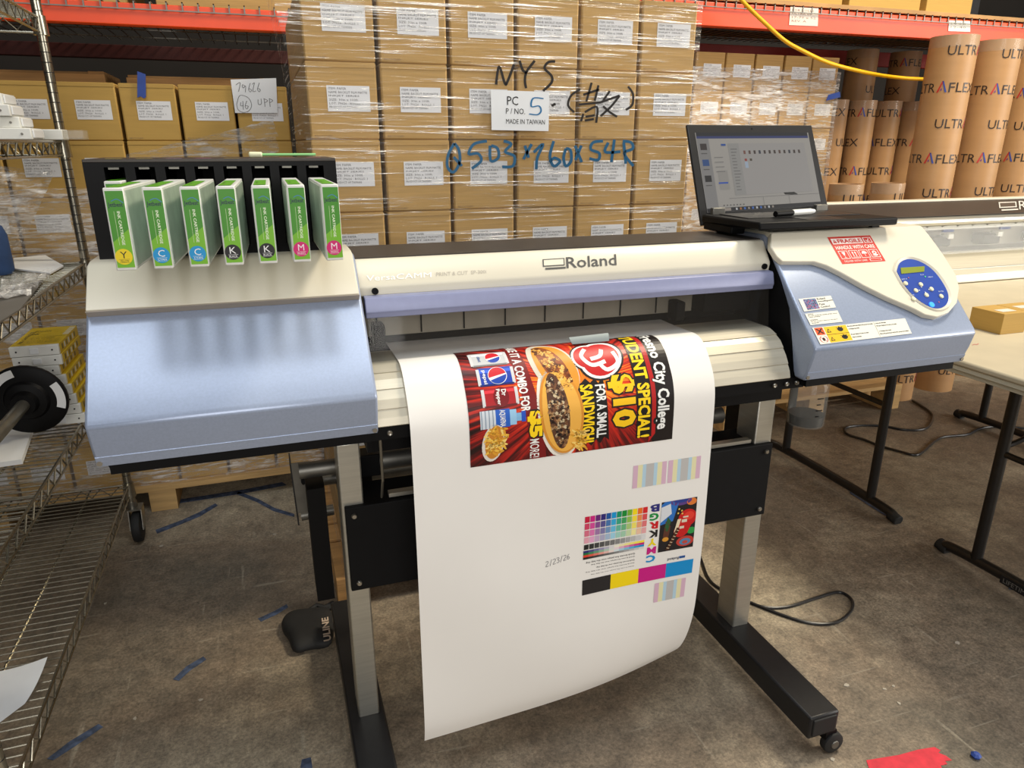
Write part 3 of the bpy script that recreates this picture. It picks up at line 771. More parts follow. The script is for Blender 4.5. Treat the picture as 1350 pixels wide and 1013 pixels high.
# test print block
zs = lambda z: s_at_z(.40) + (z-.40)
TB = []
for k, c in enumerate(((34,32,34),(244,214,10),(200,20,128),(0,140,206))):
    TB.append((rect(.528+.064*k, zs(.402), .592+.064*k, zs(.437)), c, 0))
hue = ((200,16,60),(206,26,130),(104,30,120),(44,36,120),(20,84,160),(0,150,214),(0,146,104),(10,140,50),(120,178,40),(248,220,10),(236,112,30),(214,30,36))
for i in range(12):
    for j in range(4):
        c = tuple(int(q + (238-q)*(.0,.22,.42,.66)[j]) for q in hue[i])
        TB.append((rect(.529+.0115*i, zs(.5675-.0155*j), .5392+.0115*i, zs(.581-.0155*j)), c, 0))
    g = int(30+17*i)
    TB.append((rect(.529+.0115*i, zs(.5065), .5392+.0115*i, zs(.518)), (g,g,g), 0))
    for j, (c0, c1) in enumerate((((40,36,110),(250,230,60)), ((20,110,60),(200,20,120)), ((220,60,40),(0,140,206)), ((30,30,30),(215,215,215)))):
        t = i/11; mid = (235,232,228)
        cc = [int(a+(m-a)*min(1, t*2)) if t < .5 else int(m+(b-m)*(t*2-1)) for a, m, b in zip(c0, mid, c1)]
        if j == 3: cc = [int(a+(b-a)*t) for a, b in zip(c0, c1)]
        TB.append((rect(.528+.0113*i, zs(.4995-.005*j), .5395+.0113*i, zs(.5045-.005*j)), cc, 0))
for k, (ch, c) in enumerate((('B',(40,40,120)),('G',(0,140,60)),('R',(206,24,36)),('K',(26,26,26)),('Y',(240,214,10)),('M',(200,20,128)),('C',(0,140,206)))):
    z1 = .5835-.0198*k
    TB.append((text(ch, .6715, zs(z1-.017), .6925, zs(z1), 180, .04), c, 0))
for k, (l, hgt) in enumerate((('Quick brown fox jumps over the lazy dog', .0055), ('Quick brown fox jumps over the lazy dog', .0035), ('Quick brown fox jumps over the lazy dog', .0045), ('Quick brown fox jumps over the lazy dog', .003), ('Quick brown fox jumps over the lazy dog', .0024))):
    z = .479-.0078*k
    TB.append((text(l, .535+.012*(k % 3), zs(z-hgt), .645, zs(z), 180, .012, res=1), (50,48,48), 0))
TB += [(text('Roland', .722, zs(.4425), .748, zs(.449), 180, .02), (70,74,90), 0), (rect(.749, zs(.444), .763, zs(.4495)), (24,80,150), 0)]
decal('test_print', TB, ps, SH, h=.0005, step=.0001, label='colour test print with swatches and letters')
# guitar picture
x0, x1, z0, z1 = .697, .779, zs(.468), zs(.585)
gu = lambda u, v: (x0+(x1-x0)*u, z0+(z1-z0)*v)
def gp(pts): return poly(*[gu(*p) for p in pts])
def gd(u, v, r, asp=1., n=18): return disc(*gu(u, v), (x1-x0)*r, (x1-x0)*r*asp, n)
it = [(rect(x0,z0,x1,z1), (26,24,28), 0), (gp(((.0,.55),(.35,.6),(.5,1),(.1,1),(0,.95))), (40,110,190), 1), (gp(((0,.6),(.3,.75),(.25,.95),(0,.9))), (214,218,224), 2),
      (gd(.55,.97,.3,.4), (90,60,130), 1), (gd(.55,.98,.2,.3), (40,60,140), 2), (gd(.85,.93,.14,.7), (220,120,50), 1), (gd(.75,.15,.25,.6), (190,60,50), 1), (gd(.75,.14,.16,.6), (80,130,170), 2), (gd(.75,.13,.08,.6), (190,70,60), 3),
      (gp(((.1,.3),(.25,.25),(.3,.5),(.15,.62))), (90,50,36), 2), (gp(((.12,.45),(.22,.4),(.3,.6),(.2,.7))), (40,90,50), 2), (gd(.9,.35,.12,.8), (40,150,70), 2), (gd(.18,.25,.09,.7), (214,150,50), 3)]
it += [(gd(.76,.62,.26,.95,24), (198,24,26), 4), (gd(.60,.38,.2,.95,24), (198,24,26), 4), (gp(((.42,.4),(.52,.68),(.9,.5),(.78,.3))), (198,24,26), 4), (gd(.8,.66,.15,.8), (224,58,44), 5),
       (gp(((.40,.36),(.52,.45),(.58,.62),(.48,.62))), (230,214,180), 6), (gp(((.2,.03),(.3,.02),(.56,.42),(.48,.46))), (70,40,26), 7), (rect(*gu(.55,.42), *gu(.68,.47)), (216,206,186), 6), (rect(*gu(.6,.54), *gu(.75,.6)), (216,206,186), 6), (rect(*gu(.63,.63), *gu(.78,.66)), (216,206,186), 6)]
for k in range(7): it.append((gp(((.23+.04*k,.07+.055*k),(.30+.04*k,.05+.055*k),(.305+.04*k,.06+.055*k),(.235+.04*k,.08+.055*k))), (226,206,170), 8))
for u, v in ((.48,.74),(.58,.78),(.5,.82),(.6,.72)): it.append((gd(u, v, .025), (226,190,90), 7))
it = [(([(min(max(x,x0),x1), min(max(y,z0),z1)) for x, y in g[0]], g[1]), c, L) for g, c, L in it]
decal('guitar_picture', it, ps, SH, h=.0006, step=.0001, maxlen=.02)
# pale nozzle-check strips and the date
it = []
pal = ((212,176,196),(226,220,176),(178,206,222),(186,184,182),(178,206,222),(226,220,176),(212,176,196))
wid = (.012,.012,.009,.02,.009,.012,.012)
for xa, za, zb in ((.628,.627,.676),(.706,.627,.676),(.697,.344,.392)):
    u = xa; it = []
    for w, c in zip(wid, pal):
        w *= .86; it.append((rect(u, zs(za), u+w, zs(zb)), c, 0)); u += w
    decal('nozzle_check', it, ps, SH, h=.0005)
hw = []
def hand(seq, ox, oy, sc, w, out, asp=1.):
    for st in seq: out.append(stroke([(ox+a*sc, oy+b*sc*asp) for a, b in st], w))
two = [[(0,.8),(.3,1),(.5,.75),(.05,0),(.55,.05)]]; three = [[(0,.9),(.35,1),(.45,.75),(.2,.55),(.5,.35),(.3,0),(0,.1)]]; six = [[(.4,1),(.05,.4),(.2,0),(.5,.2),(.35,.45),(.05,.3)]]
slash = [[(0,-.15),(.3,1.1)]]
cx = .447
for g, dw in ((two,.0095),(slash,.006),(two,.008),(three,.0085),(slash,.006),(two,.0075),(six,.008)):
    hand(g, cx, zs(.487)+(cx-.447)*.15, .0115, .0008, hw); cx += dw
decal('handwritten_date', [(hw, (40,42,60), 0)], ps, SH, h=.0006)
# grey media clamp holding the sheet edge
MC = [Vector((x, y, z)) for x, y, z in ((.523,1.206,.919),(.607,1.206,.921),(.605,1.199,.9085),(.527,1.199,.9085))]
tag(MB().slab(MC, (0, .004, .002)).build('media_clamp', 'grey_clamp', None, .0008), 'small grey metal clamp resting on the sheet at the cover', 'clamp')

# ================================================================== INK RACK
RX0, RX1, RY, RZ = -.261, .122, 1.30, 1.0985
IR = thing('ink_rack', (-.07, 1.38, RZ), 'black ink cartridge rack with open slots on the beige strip', 'rack')
slots = [-.218 + .0435*i for i in range(8)]
MB().box(RX0, RY, 1.243, RX1, 1.47, 1.248).build('top_plate', 'dark_top', IR, .001)
MB().box(RX0, RY, RZ-.0045, RX1, 1.47, 1.108).build('base_plate', 'black', IR)
MB().box(RX0, 1.465, 1.108, RX1, 1.47, 1.243).build('back_plate', 'black', IR)
edges = [RX0] + [q for x in slots for q in (x-.0145, x+.0145)] + [RX1]
for k in range(0, len(edges), 2):
    MB().box(edges[k], RY, 1.108, edges[k+1], 1.464, 1.243).build('divider', 'black', IR)
for x in slots:
    MB().box(x-.0145, RY, 1.236, x+.0145, 1.33, 1.243).build('slot_lintel', 'black', IR)
    MB().box(x-.009, RY+.004, 1.2325, x+.006, RY+.03, 1.236).build('latch_clip', 'dull_steel', IR)
for k, c in enumerate(((214,196,90),(206,190,110),(196,170,200),(206,120,170),(190,160,50),(110,106,100),(196,120,130),(206,110,140))):
    x = slots[k]; decal('slot_tag', [(rect(x-.012, RY+.003, x+.012, RY+.02), c, 0)], lambda u, v, h: Vector((u, v, 1.248+h)), IR)

def cartridge(letter, word, disc_rgb, fg):
    """local: front face at y=0, bottom z=0, centred on x"""
    w, hgt, L = .0122, .108, .36
    o = thing('ink_cartridge', (0,0,0), 'x', 'ink cartridge')
    MB().box(-w, 0, 0, w, .23, hgt).build('body', 'plastic_white', o, .0015)
    for sx in (-1, 1):
        MB().slab([(sx*w, .008, .004), (sx*w, .225, .004), (sx*w, .225, hgt-.004), (sx*w, .008, hgt-.004)], (sx*.0006, 0, 0)).build('side_panel', 'cart_side', o)
    fn = lambda u, v, h: Vector((u, -h, v))
    G, GD = (116,180,36), (66,140,34)
    it = [(rect(-w+.0022, .004, w-.0008, hgt-.004), G, 0), (poly((-w+.0022, hgt-.004), (w-.0008, hgt-.004), (w-.0008, .055), (-w+.0022, .038)), GD, 1)]
    it += [(text('Jetbest', -w+.0035, .082, w-.003, .0895, bold=.015), (14,20,60), 2), (stroke([(-.004,.091),(.003,.0935),(w-.002,.0885)], .0008), (60,120,190), 2)]
    it += [(text('INK CARTRIDGE', .0005, .034, .0042, .078, -90, .02), (230,240,210), 2), (rect(-.003, .034, -.0026, .078), (210,230,180), 2)]
    it += [(disc(-.0002, .0185, .0106, n=28), disc_rgb, 3), (text(letter, -.0042, .0165, .0042, .0255), fg, 4), (text(word, -.0055, .0115, .0055, .0142), fg, 4), (rect(-.0065,.0106,.0065,.0109), fg, 4), (rect(-.0065,.0150,.0065,.0153), fg, 4)]
    decal('front_label', it, fn, o, h=.0007, step=.0001)
    decal('top_label', [(rect(-w+.003, .003, w-.005, .15), (96,170,40), 0), (text('Jetbest', -w+.005, .04, -w+.009, .09, -90), (40,80,40), 1)], lambda u, v, h: Vector((u, v, hgt+h)), o, h=.0006)
    return o
kinds = {'Y': ('YELLOW', (232,206,20), (30,40,20)), 'C': ('CYAN', (20,146,206), (238,240,240)), 'K': ('BLACK', (22,20,22), (238,238,238)), 'M': ('MAGENTA', (206,22,110), (244,230,236))}
proto = {}
plan = [('Y','green ink cartridge with a yellow Y disc'), ('C','cyan C ink cartridge right beside the yellow one'), ('C','cyan C ink cartridge right beside a black one'),
        ('K','black K ink cartridge right beside a cyan one'), ('K','black K ink cartridge right beside a magenta one'), ('M','magenta M ink cartridge right beside a black one'), ('M','magenta M ink cartridge in the end slot of the rack')]
for i, (k, lab) in enumerate(plan):
    if k in proto: o = copy_tree(proto[k])
    else: o = proto[k] = cartridge(k, *kinds[k])
    dx = (-.0115,-.009,-.007,-.005,-.003,.0,.003)[i]
    o.location = (slots[i+1]+dx, 1.074, 1.1085); o['label'] = lab; o['group'] = 'ink cartridges in the rack'
    o.rotation_euler = (0, 0, dx/.23)
o = copy_tree(proto['Y']); o.location = (slots[0], 1.268, 1.1085); o.scale = (1, .82, 1); o['label'] = 'ink cartridge pushed deep into the slot behind the yellow one'; o['group'] = 'ink cartridges in the rack'
# cotton swab on the rack
a, b = Yp(327, 199.5, 1.33), Yp(417, 204, 1.33)
z = 1.248
a, b = Zp(330, 203, z+.004), Zp(417, 206, z+.004)
a = Vector((a.x, 1.36, z+.0052)); b = Vector((.093, 1.345, z+.0052))
SW = thing('cleaning_swab', ((a.x+b.x)/2, 1.35, z), 'pale foam swab with green stick on top of the ink rack', 'swab')
d = (b-a).normalized()
MB().tube([a + d*q for q in (0,.004,.016,.022)], .005, 12, True, .0045).build('foam_tip', 'swab_foam', SW, .002, True)
MB().tube([a + d*.02, b], .0022, 8).build('stick', 'swab_stick', SW, 0, True)

# ================================================================== LAPTOP
LX0, LX1, LY0, LY1, LZ = .955, 1.318, 1.240, 1.452, 1.0952
LP = thing('laptop', ((LX0+LX1)/2, 1.34, LZ), 'open black laptop standing on the printer beside the control panel', 'laptop')
MB().slab([(LX0,LY0,LZ+.006),(LX1,LY0,LZ+.006),(LX1,LY1,LZ+.004),(LX0,LY1,LZ+.004)], (0,0,.017)).build('base', 'black', LP, .004)
MB().box(LX0+.004, LY0+.1, LZ-.012, .995, LY1-.004, LZ+.006).build('battery_bulge', 'black', LP, .003)
for x in (LX0+.03, LX1-.05):
    for y in ((LY0+.02, LY1-.03) if x > 1 else (LY1-.03,)): MB().box(x, y, LZ-(.0165 if x < 1 else 0), x+.02, y+.01, LZ+.0065).build('rubber_foot', 'rubber', LP)
MB().box(LX0+.03, LY0+.08, LZ+.0222, LX1-.03, LY1-.025, LZ+.0240).build('keyboard', 'satin_black', LP, .0005)
MB().box(LX0+.13, LY0+.008, LZ+.0224, LX0+.23, LY0+.07, LZ+.0236).build('touchpad', 'satin_black', LP)
tl = [Yp(a, b, y) for a, b, y in ((925,297,1.452),(1094,284,1.452),(1070,165,1.545),(905.5,164,1.545))]
bl, br, tr, tle = tl
nrm = (br-bl).cross(tle-bl).normalized()
if nrm.y > 0: nrm = -nrm
ld = MB().slab(tl, -nrm*.008).build('lid', 'satin_black', LP, .002)
sf = quad(*[q + nrm*.0002 for q in tl])
sfn = lambda u, v, h: (bl*(1-u)*(1-v) + br*u*(1-v) + tr*u*v + tle*(1-u)*v) + nrm*h
sc4 = [sfn(u, v, .0003) for u, v in ((.055,.115),(.945,.115),(.955,.915),(.05,.915))]
scr = MB().slab(sc4, nrm*.0005).build('screen', 'screen', ld, label='dim grey screen with an open file window')
def sfn2(u, v, h): return sfn(.055+.89*u, .115+.80*v, .0009+h)
g_, d_ = (150,146,142), (52,52,58)
it = [(rect(0,.955,1,1), (40,42,48), 0), (rect(0,.925,1,.955), (52,62,110), 0), (rect(0,0,1,.05), (40,40,44), 0), (rect(.05,.008,.2,.045), (150,140,130), 1),
      (rect(0,.05,.1,.925), (134,132,130), 0), (rect(.26,.2,.95,.86), (158,154,150), 1), (rect(.26,.2,.352,.86), (148,146,142), 2), (rect(.14,.28,.22,.52), (150,146,140), 1),
      (rect(.13,.35,.21,.37), (50,84,170), 2), (rect(.2,.83,.24,.855), (40,80,150), 2), (rect(.49,.05,.493,.16), (110,108,106), 1), (rect(.72,.05,.723,.16), (110,108,106), 1), (rect(.2,.16,1,.165), (112,110,108), 1)]
for k, c in enumerate(((60,54,54),(50,80,130),(44,44,46))): it += [(rect(.02,.78-.2*k,.075,.86-.2*k), c, 2), (rect(.02,.73-.2*k,.07,.742-.2*k), (90,88,86), 2)]
for k in range(12): it.append((rect(.385+.045*k,.72,.403+.045*k,.765), random.choice(((70,60,56),(90,70,64),(56,60,70),(120,80,70))), 3))
for k, c in enumerate(((150,60,56),(80,72,60))): it.append((rect(.385+.045*k,.63,.405+.045*k,.66), c, 3))
it.append((rect(.382,.54,.41,.62), (160,174,190), 2))
for k in range(14): it.append((rect(.275,.78-.04*k,.275+.03+.03*random.random(),.79-.04*k), (106,104,102), 3))
for k in range(10): it.append((rect(.24+.035*k,.012,.255+.035*k,.04), random.choice(((150,140,130),(70,110,180),(190,190,190),(170,110,60))), 2))
for k in range(7): it.append((rect(.14+.028*k,.07,.152+.028*k,.085), (90,88,86), 2))
for v in (.5,.56,.62,.68): it.append((rect(.125,v,.2,v+.008), (110,108,106), 2))
decal('screen_content', it, sfn2, ld, h=.0003, step=.0002, material='screen_print')
MB().slab([sfn(.5+.006*math.cos(t), .958+.01*math.sin(t), .0002) for t in [2*PI*k/10 for k in range(10)]], nrm*.0004).build('webcam', 'black', ld)
for u in (.1, .9):
    q = sfn(u, .015, .003); MB().box(q.x-.017, 1.44, LZ+.018, q.x+.017, 1.4525, LZ+.036).build('hinge', 'dull_steel', LP, .002)
# marker pen on the keyboard
a, b = Vector((LX0+.095, LY0+.075, LZ+.0312)), Vector((LX0+.225, LY0+.105, LZ+.0312))
MK = thing('marker_pen', ((a.x+b.x)/2, (a.y+b.y)/2, LZ+.024), 'white marker pen with black cap lying on the laptop keyboard', 'pen')
d = b-a
MB().tube([a + d*q for q in (0,.06,.42)], .0066, 12).build('cap', 'black', MK, .001, True)
MB().tube([a + d*q for q in (.42,.9)], .0068, 12).build('barrel', 'plastic_white', MK, .001, True)
MB().tube([a + d*q for q in (.9,1)], .0062, 12, True, .004).build('barrel_end', 'label_white', MK, .001, True)

# ================================================================== CARTONS, PALLETS, WRAP
CW, CH, CD, PIT_ = .1605, .1690, .76, .1695
def carton(m):
    o = thing('carton', (0,0,0), 'x', 'carton')
    MB().box(-CW/2, 0, 0, CW/2, CD, CH).build('body', m, o, .0045)
    MB().box(-CW/2+.002, -.0012, CH-.012, CW/2-.002, .0005, CH-.001).build('flap_edge', m, o)
    fn = lambda u, v, h: Vector((u, -.0003-h, v))
    lb = decal('shipping_label', [(rect(-.036, .062, .062, .118), (216,216,218), 0)], fn, o, h=.0005)
    L = ['ITEM: PAPER', 'NAME: BACKLIT FILM MATTE', '      INKJET SERIES', 'SIZE: 30in x 100ft', 'LOT: 79626   ROLLS: 1', 'PRODUCT OF TAIWAN']
    decal('label_lettering', [(textlines(L, -.032, .066, .056, .114), (74,72,74), 0)], fn, lb, h=.0008)
    decal('flap_mark', [(text('RECYCLED', -.07, .006, -.03, .010, res=1), (120,92,60), 0)], fn, o, h=.0005)
    return o
ORDN = ['first','second','third','fourth','fifth','sixth','seventh','eighth','ninth','tenth']
def carton_stack(m, x0, y, z0, ncol, nrow, labf, group, jit=.002):
    p = carton(m); first = True; rn = random.Random(int(x0*100)+5)
    for r in range(nrow):
        for c in range(ncol):
            o = p if first else copy_tree(p); first = False
            o.location = (x0+PIT_*(c+.5)+rn.uniform(-.0005,.0005), y+rn.uniform(0,jit*2), z0+.1690*r+.0002)
            o['label'] = labf(r, c); o['group'] = group
def pallet(x0, y0, x1, y1, h, label, m='wood'):
    o = thing('pallet', ((x0+x1)/2, (y0+y1)/2, 0), label, 'pallet')
    n = 7; w = (y1-y0)/n
    for k in range(n): MB().box(x0, y0+w*k, h-.018, x1, y0+w*k+w*(.999 if k == 0 else .82), h).build('deck_board', m, o, .001)
    for k in range(3):
        xa = x0+(x1-x0-.09)*k/2
        MB().box(xa, y0, h-.036, xa+.09, y1, h-.018).build('stringer_board', m, o, .001)
        for j in range(3):
            ya = y0+(y1-y0-.1)*j/2; MB().box(xa, ya, .018, xa+.09, ya+.1, h-.036).build('block', m, o, .001)
        MB().box(xa, y0, 0, xa+.09, y1, .018).build('bottom_board', m, o, .001)
    return o
MX, MY, MZ = .1125, 1.803, .0975
pallet(MX-.03, MY-.006, MX+1.05, MY+.80, MZ, 'wooden pallet under the wrapped carton stack behind the printer', 'wood_y')
carton_stack('card', MX, MY, MZ, 6, 9, lambda r, c: f'tan carton in {ORDN[8-r]} row from top, {ORDN[5-c]} column from laptop, tall wrapped stack', 'cartons in the tall wrapped stack')
def wrap(name, x0, y0, x1, y1, z0, z1, bulge, m, label, seed=1, dn=26):
    rn = random.Random(seed); per = []
    def edge(a, b, n): return [(a[0]+(b[0]-a[0])*i/n, a[1]+(b[1]-a[1])*i/n) for i in range(n)]
    per = edge((x0,y1),(x0,y0),10) + edge((x0,y0),(x1,y0),dn) + edge((x1,y0),(x1,y1),10) + [(x1,y1)]
    nz = 30; vs = []; fs = []; n = len(per)
    for j in range(nz+1):
        z = z0+(z1-z0)*j/nz
        for i, (x, y) in enumerate(per):
            dx = 0; dy = rn.uniform(-.0012,.0012)
            if i <= 12: dx = -bulge(z)*(.3+.7*min(1, i/6) if i < 9 else (1.0 if i < 11 else .2))
            vs.append((x+dx+rn.uniform(-.001,.001), y+dy, z))
    for j in range(nz):
        for i in range(n-1): a = j*n+i; fs.append((a, a+1, a+n+1, a+n))
    return tag(MB().add(vs, fs).build(name, m, None, 0, True), label, 'stretch wrap')
WRP = wrap('stretch_wrap', MX-.006, MY-.0095, MX+1.0185, MY+.77 , .0985, .0975+9*.169+.004, lambda z: max(0, (z-1.30))*.16, 'film', 'clear stretch wrap around the tall carton stack behind the printer')
# marker writing on the wrap
wfn = lambda u, v, h: Yp(580+u/5, 60+v/5, MY-.0125-h)
def strokes(lst, w): return [stroke(q, w) for q in lst]
nys = [[(370,258),(390,138),(428,250),(445,238),(488,125)], [(525,100),(545,160),(572,182)], [(625,100),(572,172),(560,230),(568,282)], [(760,105),(715,110),(690,150),(735,200),(735,245),(680,300)], [(735,398),(762,385)]]
decal('marker_writing', [(strokes(nys, 17), (30,24,20), 0)], wfn, WRP, h=.0004)
han = [[(925,288),(865,330),(845,395),(885,440)], [(1240,270),(1272,320),(1268,390),(1225,425)], [(945,325),(1050,290)], [(1000,245),(965,370)], [(1045,262),(1020,365)], [(915,390),(1060,375)], [(1060,375),(1185,330)], [(1185,330),(1130,400),(1060,465)], [(1120,300),(1075,365)], [(1075,400),(1120,440),(1168,470)], [(945,450),(930,500)], [(955,440),(1035,405),(1030,510)], [(960,470),(1020,460)], [(955,495),(1015,485)]]
decal('marker_writing', [(strokes(han, 15), (34,28,24), 0)], wfn, WRP, h=.0004)
qq = [[(95,645),(55,720),(50,800),(90,835),(130,770),(125,690),(95,645)], [(90,735),(145,795)], [(310,630),(225,650),(190,715),(250,712),(272,760),(210,812)], [(330,660),(335,760),(385,740),(380,680),(338,660)], [(420,630),(470,650),(430,700),(490,730),(480,795),(410,800)], [(560,660),(585,740)], [(605,650),(550,750)], [(618,705),(680,650),(642,740),(635,815)], [(750,630),(725,730),(750,795),(792,765),(755,742),(722,770)], [(830,680),(815,740),(830,795),(865,760),(860,690),(830,680)], [(890,660),(935,770)], [(932,660),(893,755)], [(1075,630),(1010,640),(995,685),(1050,710),(1042,755),(985,745)], [(1110,640),(1090,702),(1190,700)], [(1150,620),(1130,770)], [(1212,640),(1225,780)], [(1205,630),(1260,640),(1270,680),(1215,712),(1275,795)]]
decal('marker_writing', [(strokes(qq, 19), (34,92,128), 0)], wfn, WRP, h=.0004)
pq = [Yp(a, b, MY-.0140) for a, b in ((648,171.5),(723,173),(724,121.5),(647,118.5))]
PC = MB().slab(pq, (0, -.0008, 0)).build('shipping_placard', 'label_white', None)
tag(PC, 'white placard reading PC 5 made in Taiwan on the wrapped stack', 'placard')
pf = lambda u, v, h: quad(*pq)(u, v, 0) + Vector((0, -.0009-h, 0))
decal('placard_lettering', [(text('PC', .27,.64,.46,.86), K, 0), (text('P / NO.', .25,.42,.58,.56), K, 0), (text('MADE IN TAIWAN', .25,.17,.93,.29), K, 0)], pf, PC)
decal('handwritten_number', [(strokes([[(.9,.83),(.72,.83),(.69,.62),(.82,.64),(.86,.52),(.80,.42),(.65,.43)]], .03), (34,110,160), 0)], pf, PC)

# left stack
LSX, LSY = -1.0755, 2.63
pallet(LSX+.04, LSY-.03, LSX+1.19, LSY+.8, .0975, 'wooden pallet under the mustard cartons behind the wire shelving')
carton_stack('card_gold', LSX, LSY, .0975, 7, 8, lambda r, c: f'mustard carton in {ORDN[7-r]} row from top, {ORDN[6-c]} column from tall stack, under orange beam', 'mustard cartons behind the wire shelving')
wrap('stretch_wrap', LSX-.006, LSY-.009, LSX+1.194, LSY+.77, .0985, 1.14, lambda z: 0, 'film_bright', 'clear stretch wrap around the mustard cartons behind the shelving', 4)
pq = [Yp(a, b, LSY-.006) for a, b in ((310,149),(366,149),(364,103),(304,105))]
SG = MB().slab(pq, (0, -.0006, 0)).build('paper_sign', 'label_white', None)
tag(SG, 'white handwritten paper sign 79626 on the mustard cartons', 'sign')
sg = lambda u, v, h: quad(*pq)(u, v, 0) + Vector((0, -.0007-h, 0))
d7 = [[(.10,.84),(.20,.90),(.14,.64)]]; d9 = [[(.30,.80),(.24,.84),(.25,.74),(.31,.80),(.29,.62)]]; d6 = lambda x: [[(x+.05,.88),(x,.7),(x+.03,.62),(x+.06,.68),(x+.01,.72)]]
hw = d7 + d9 + d6(.37) + [[(.46,.84),(.51,.88),(.46,.64),(.53,.65)]] + d6(.57)
hw += [[(.16,.32),(.15,.22),(.21,.22)], [(.21,.36),(.20,.10)], [(.30,.36),(.25,.2),(.28,.12),(.32,.2),(.26,.22)]]
hw += [[(.06+.0,.25),(.14,.5),(.24,.52),(.36,.42),(.40,.22),(.32,.06),(.18,.02),(.08,.1),(.06,.25)]]
hw += [[(.56,.4),(.56,.26),(.63,.27),(.63,.42)], [(.70,.42),(.71,.18)], [(.69,.42),(.78,.36),(.71,.3)], [(.82,.42),(.83,.18)], [(.82,.42),(.9,.36),(.83,.3)]]
decal('sign_writing', [(strokes(hw, .012), (50,48,48), 0)], sg, SG)
bt = [Yp(a, b, LSY-.004) for a, b in ((181,129),(185,127),(190,130),(192.5,128),(192,98),(181,94))]
tag(MB().slab(bt, (0, -.0008, 0)).build('blue_tape', 'blue_tape', None), 'strip of blue tape on a mustard carton', 'tape')
# loose film draped from the tall stack
def crumple(name, corners, nu, nv, amp, m, label, seed=2, parent=None):
    rn = random.Random(seed); f = quad(*corners); vs = []; fs = []
    for j in range(nv+1):
        for i in range(nu+1):
            u, v = i/nu, j/nv
            vs.append(f(u, v, amp*(math.sin(23*v+5*u)+.7*math.sin(41*v-9*u+1)+rn.uniform(-.6,.6))))
    for j in range(nv):
        for i in range(nu): a = j*(nu+1)+i; fs.append((a, a+1, a+nu+2, a+nu+1))
    o = MB().add(vs, fs).build(name, m, parent, 0, True)
    return tag(o, label, None if parent else 'plastic film')
crumple('loose_film', [Yp(150,232,2.3), Yp(372,232,2.0), Yp(362,160,2.0), Yp(170,203,2.3)], 30, 22, .006, 'film_bright', 'crumpled clear film draped between the tall stack and mustard cartons', 5, WRP)

# right stack
RSX, RSY = 2.845-6*PIT_, 3.2
pallet(RSX-.03, RSY-.02, RSX+1.05, RSY+.8, .165, 'wooden pallet under the cartons behind the laptop')
carton_stack('card', RSX, RSY, .165, 6, 9, lambda r, c: f'carton in {ORDN[8-r]} row from top, {ORDN[5-c]} column from kraft tubes, behind laptop', 'cartons behind the laptop')
wrap('stretch_wrap', RSX-.006, RSY-.009, RSX+1.024, RSY+.77, .166, 1.62, lambda z: 0, 'film_bright', 'shiny stretch wrap around the cartons behind the laptop', 8)
bt = [Yp(a, b, RSY-.013) for a, b in ((1089,133),(1108,128),(1107,121),(1092,125))]
tag(MB().slab(bt, (0, -.001, 0)).build('blue_tape', 'blue_tape', None), 'scrap of blue tape on the shiny wrap behind the laptop', 'tape')

# ================================================================== PALLET RACKS
def rack(x0, x1, yf, zb, zt, label, side, upr):
    yr = yf + 1.05
    o = thing('pallet_rack', ((x0+x1)/2, yf+.5, 0), label, 'pallet rack')
    prof = [(yf,zb),(yf+.05,zb),(yf+.05,zt-.028),(yf+.038,zt-.028),(yf+.038,zt),(yf,zt)]
    MB().prism(prof, x0, x1).build('front_beam', 'orange', o, .003)
    MB().prism([(yr,zb-.01),(yr+.05,zb-.01),(yr+.05,zt-.02),(yr,zt-.02)], x0, x1).build('rear_beam', 'red_beam' if side else 'shaded_red_beam', o, .003)
    w = MB(); n = int((x1-x0)/.052)
    for k in range(n): 
        x = x0+.02+k*.052
        w.box(x, yf-.006, zt-.02, x+.0045, yf-.0015, zt+.010).box(x, yf-.006, zt+.006, x+.0045, yr+.05, zt+.010)
    for y in (yf-.0105, yf+.2, yf+.45, yf+.7, yf+.95): w.box(x0, y, zt+.001 if y > yf else zt-.022, x1, y+.0045, zt+.006 if y > yf else zt-.018)
    w.build('wire_deck', 'dull_steel', o)['kind'] = 'stuff'
    for x in upr:
        for y in (yf+.05, yr-.06): MB().box(x, y, 0, x+.08, y+.06, 2.6).build('upright', 'satin_black', o, .002)
        for z in (.3, .9, 1.5, 2.1): MB().tube([(x+.04, yf+.1, z), (x+.04, yr-.05, z+.45)], .016, 8).build('brace', 'satin_black', o)
    return o
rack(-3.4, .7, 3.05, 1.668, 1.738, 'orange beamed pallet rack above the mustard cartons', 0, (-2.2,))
rack(1.6, 5.6, 3.05, 1.772, 1.868, 'orange beamed pallet rack above the kraft tubes', 1, (4.6,))
tag(MB().box(1.62, 3.06, 1.8785, 4.55, 4.10, 1.897).build('deck_board', 'board', None, .001), 'brown fibreboard sheet lying on the wire deck above tubes', 'board')
dn = decal('placard', [(rect(0,0,1,1), (214,200,186), 0), (textlines(['FOR ROLLS', 'ULTRA 60', '17-79 x 52', 'REV. A'], .08, .1, .92, .9), (120,70,60), 1)], quad(*[Yp(a, b, 3.048) for a, b in ((1040,33),(1078,34.5),(1079,11),(1042,9))]), None)
dn['label'] = 'pale paper placard taped on the orange beam near the cord'; dn['category'] = 'placard'
dn = decal('placard', [(rect(0,0,1,1), (226,222,210), 0), (textlines(['LOC B', '12-40'], .1, .15, .8, .85), (120,110,100), 1)], quad(*[Yp(a, b, 3.048) for a, b in ((1250,41),(1279,42),(1279,28),(1251,27))]), None)
dn['label'] = 'white location card on the orange beam above the tallest tube'; dn['category'] = 'placard'
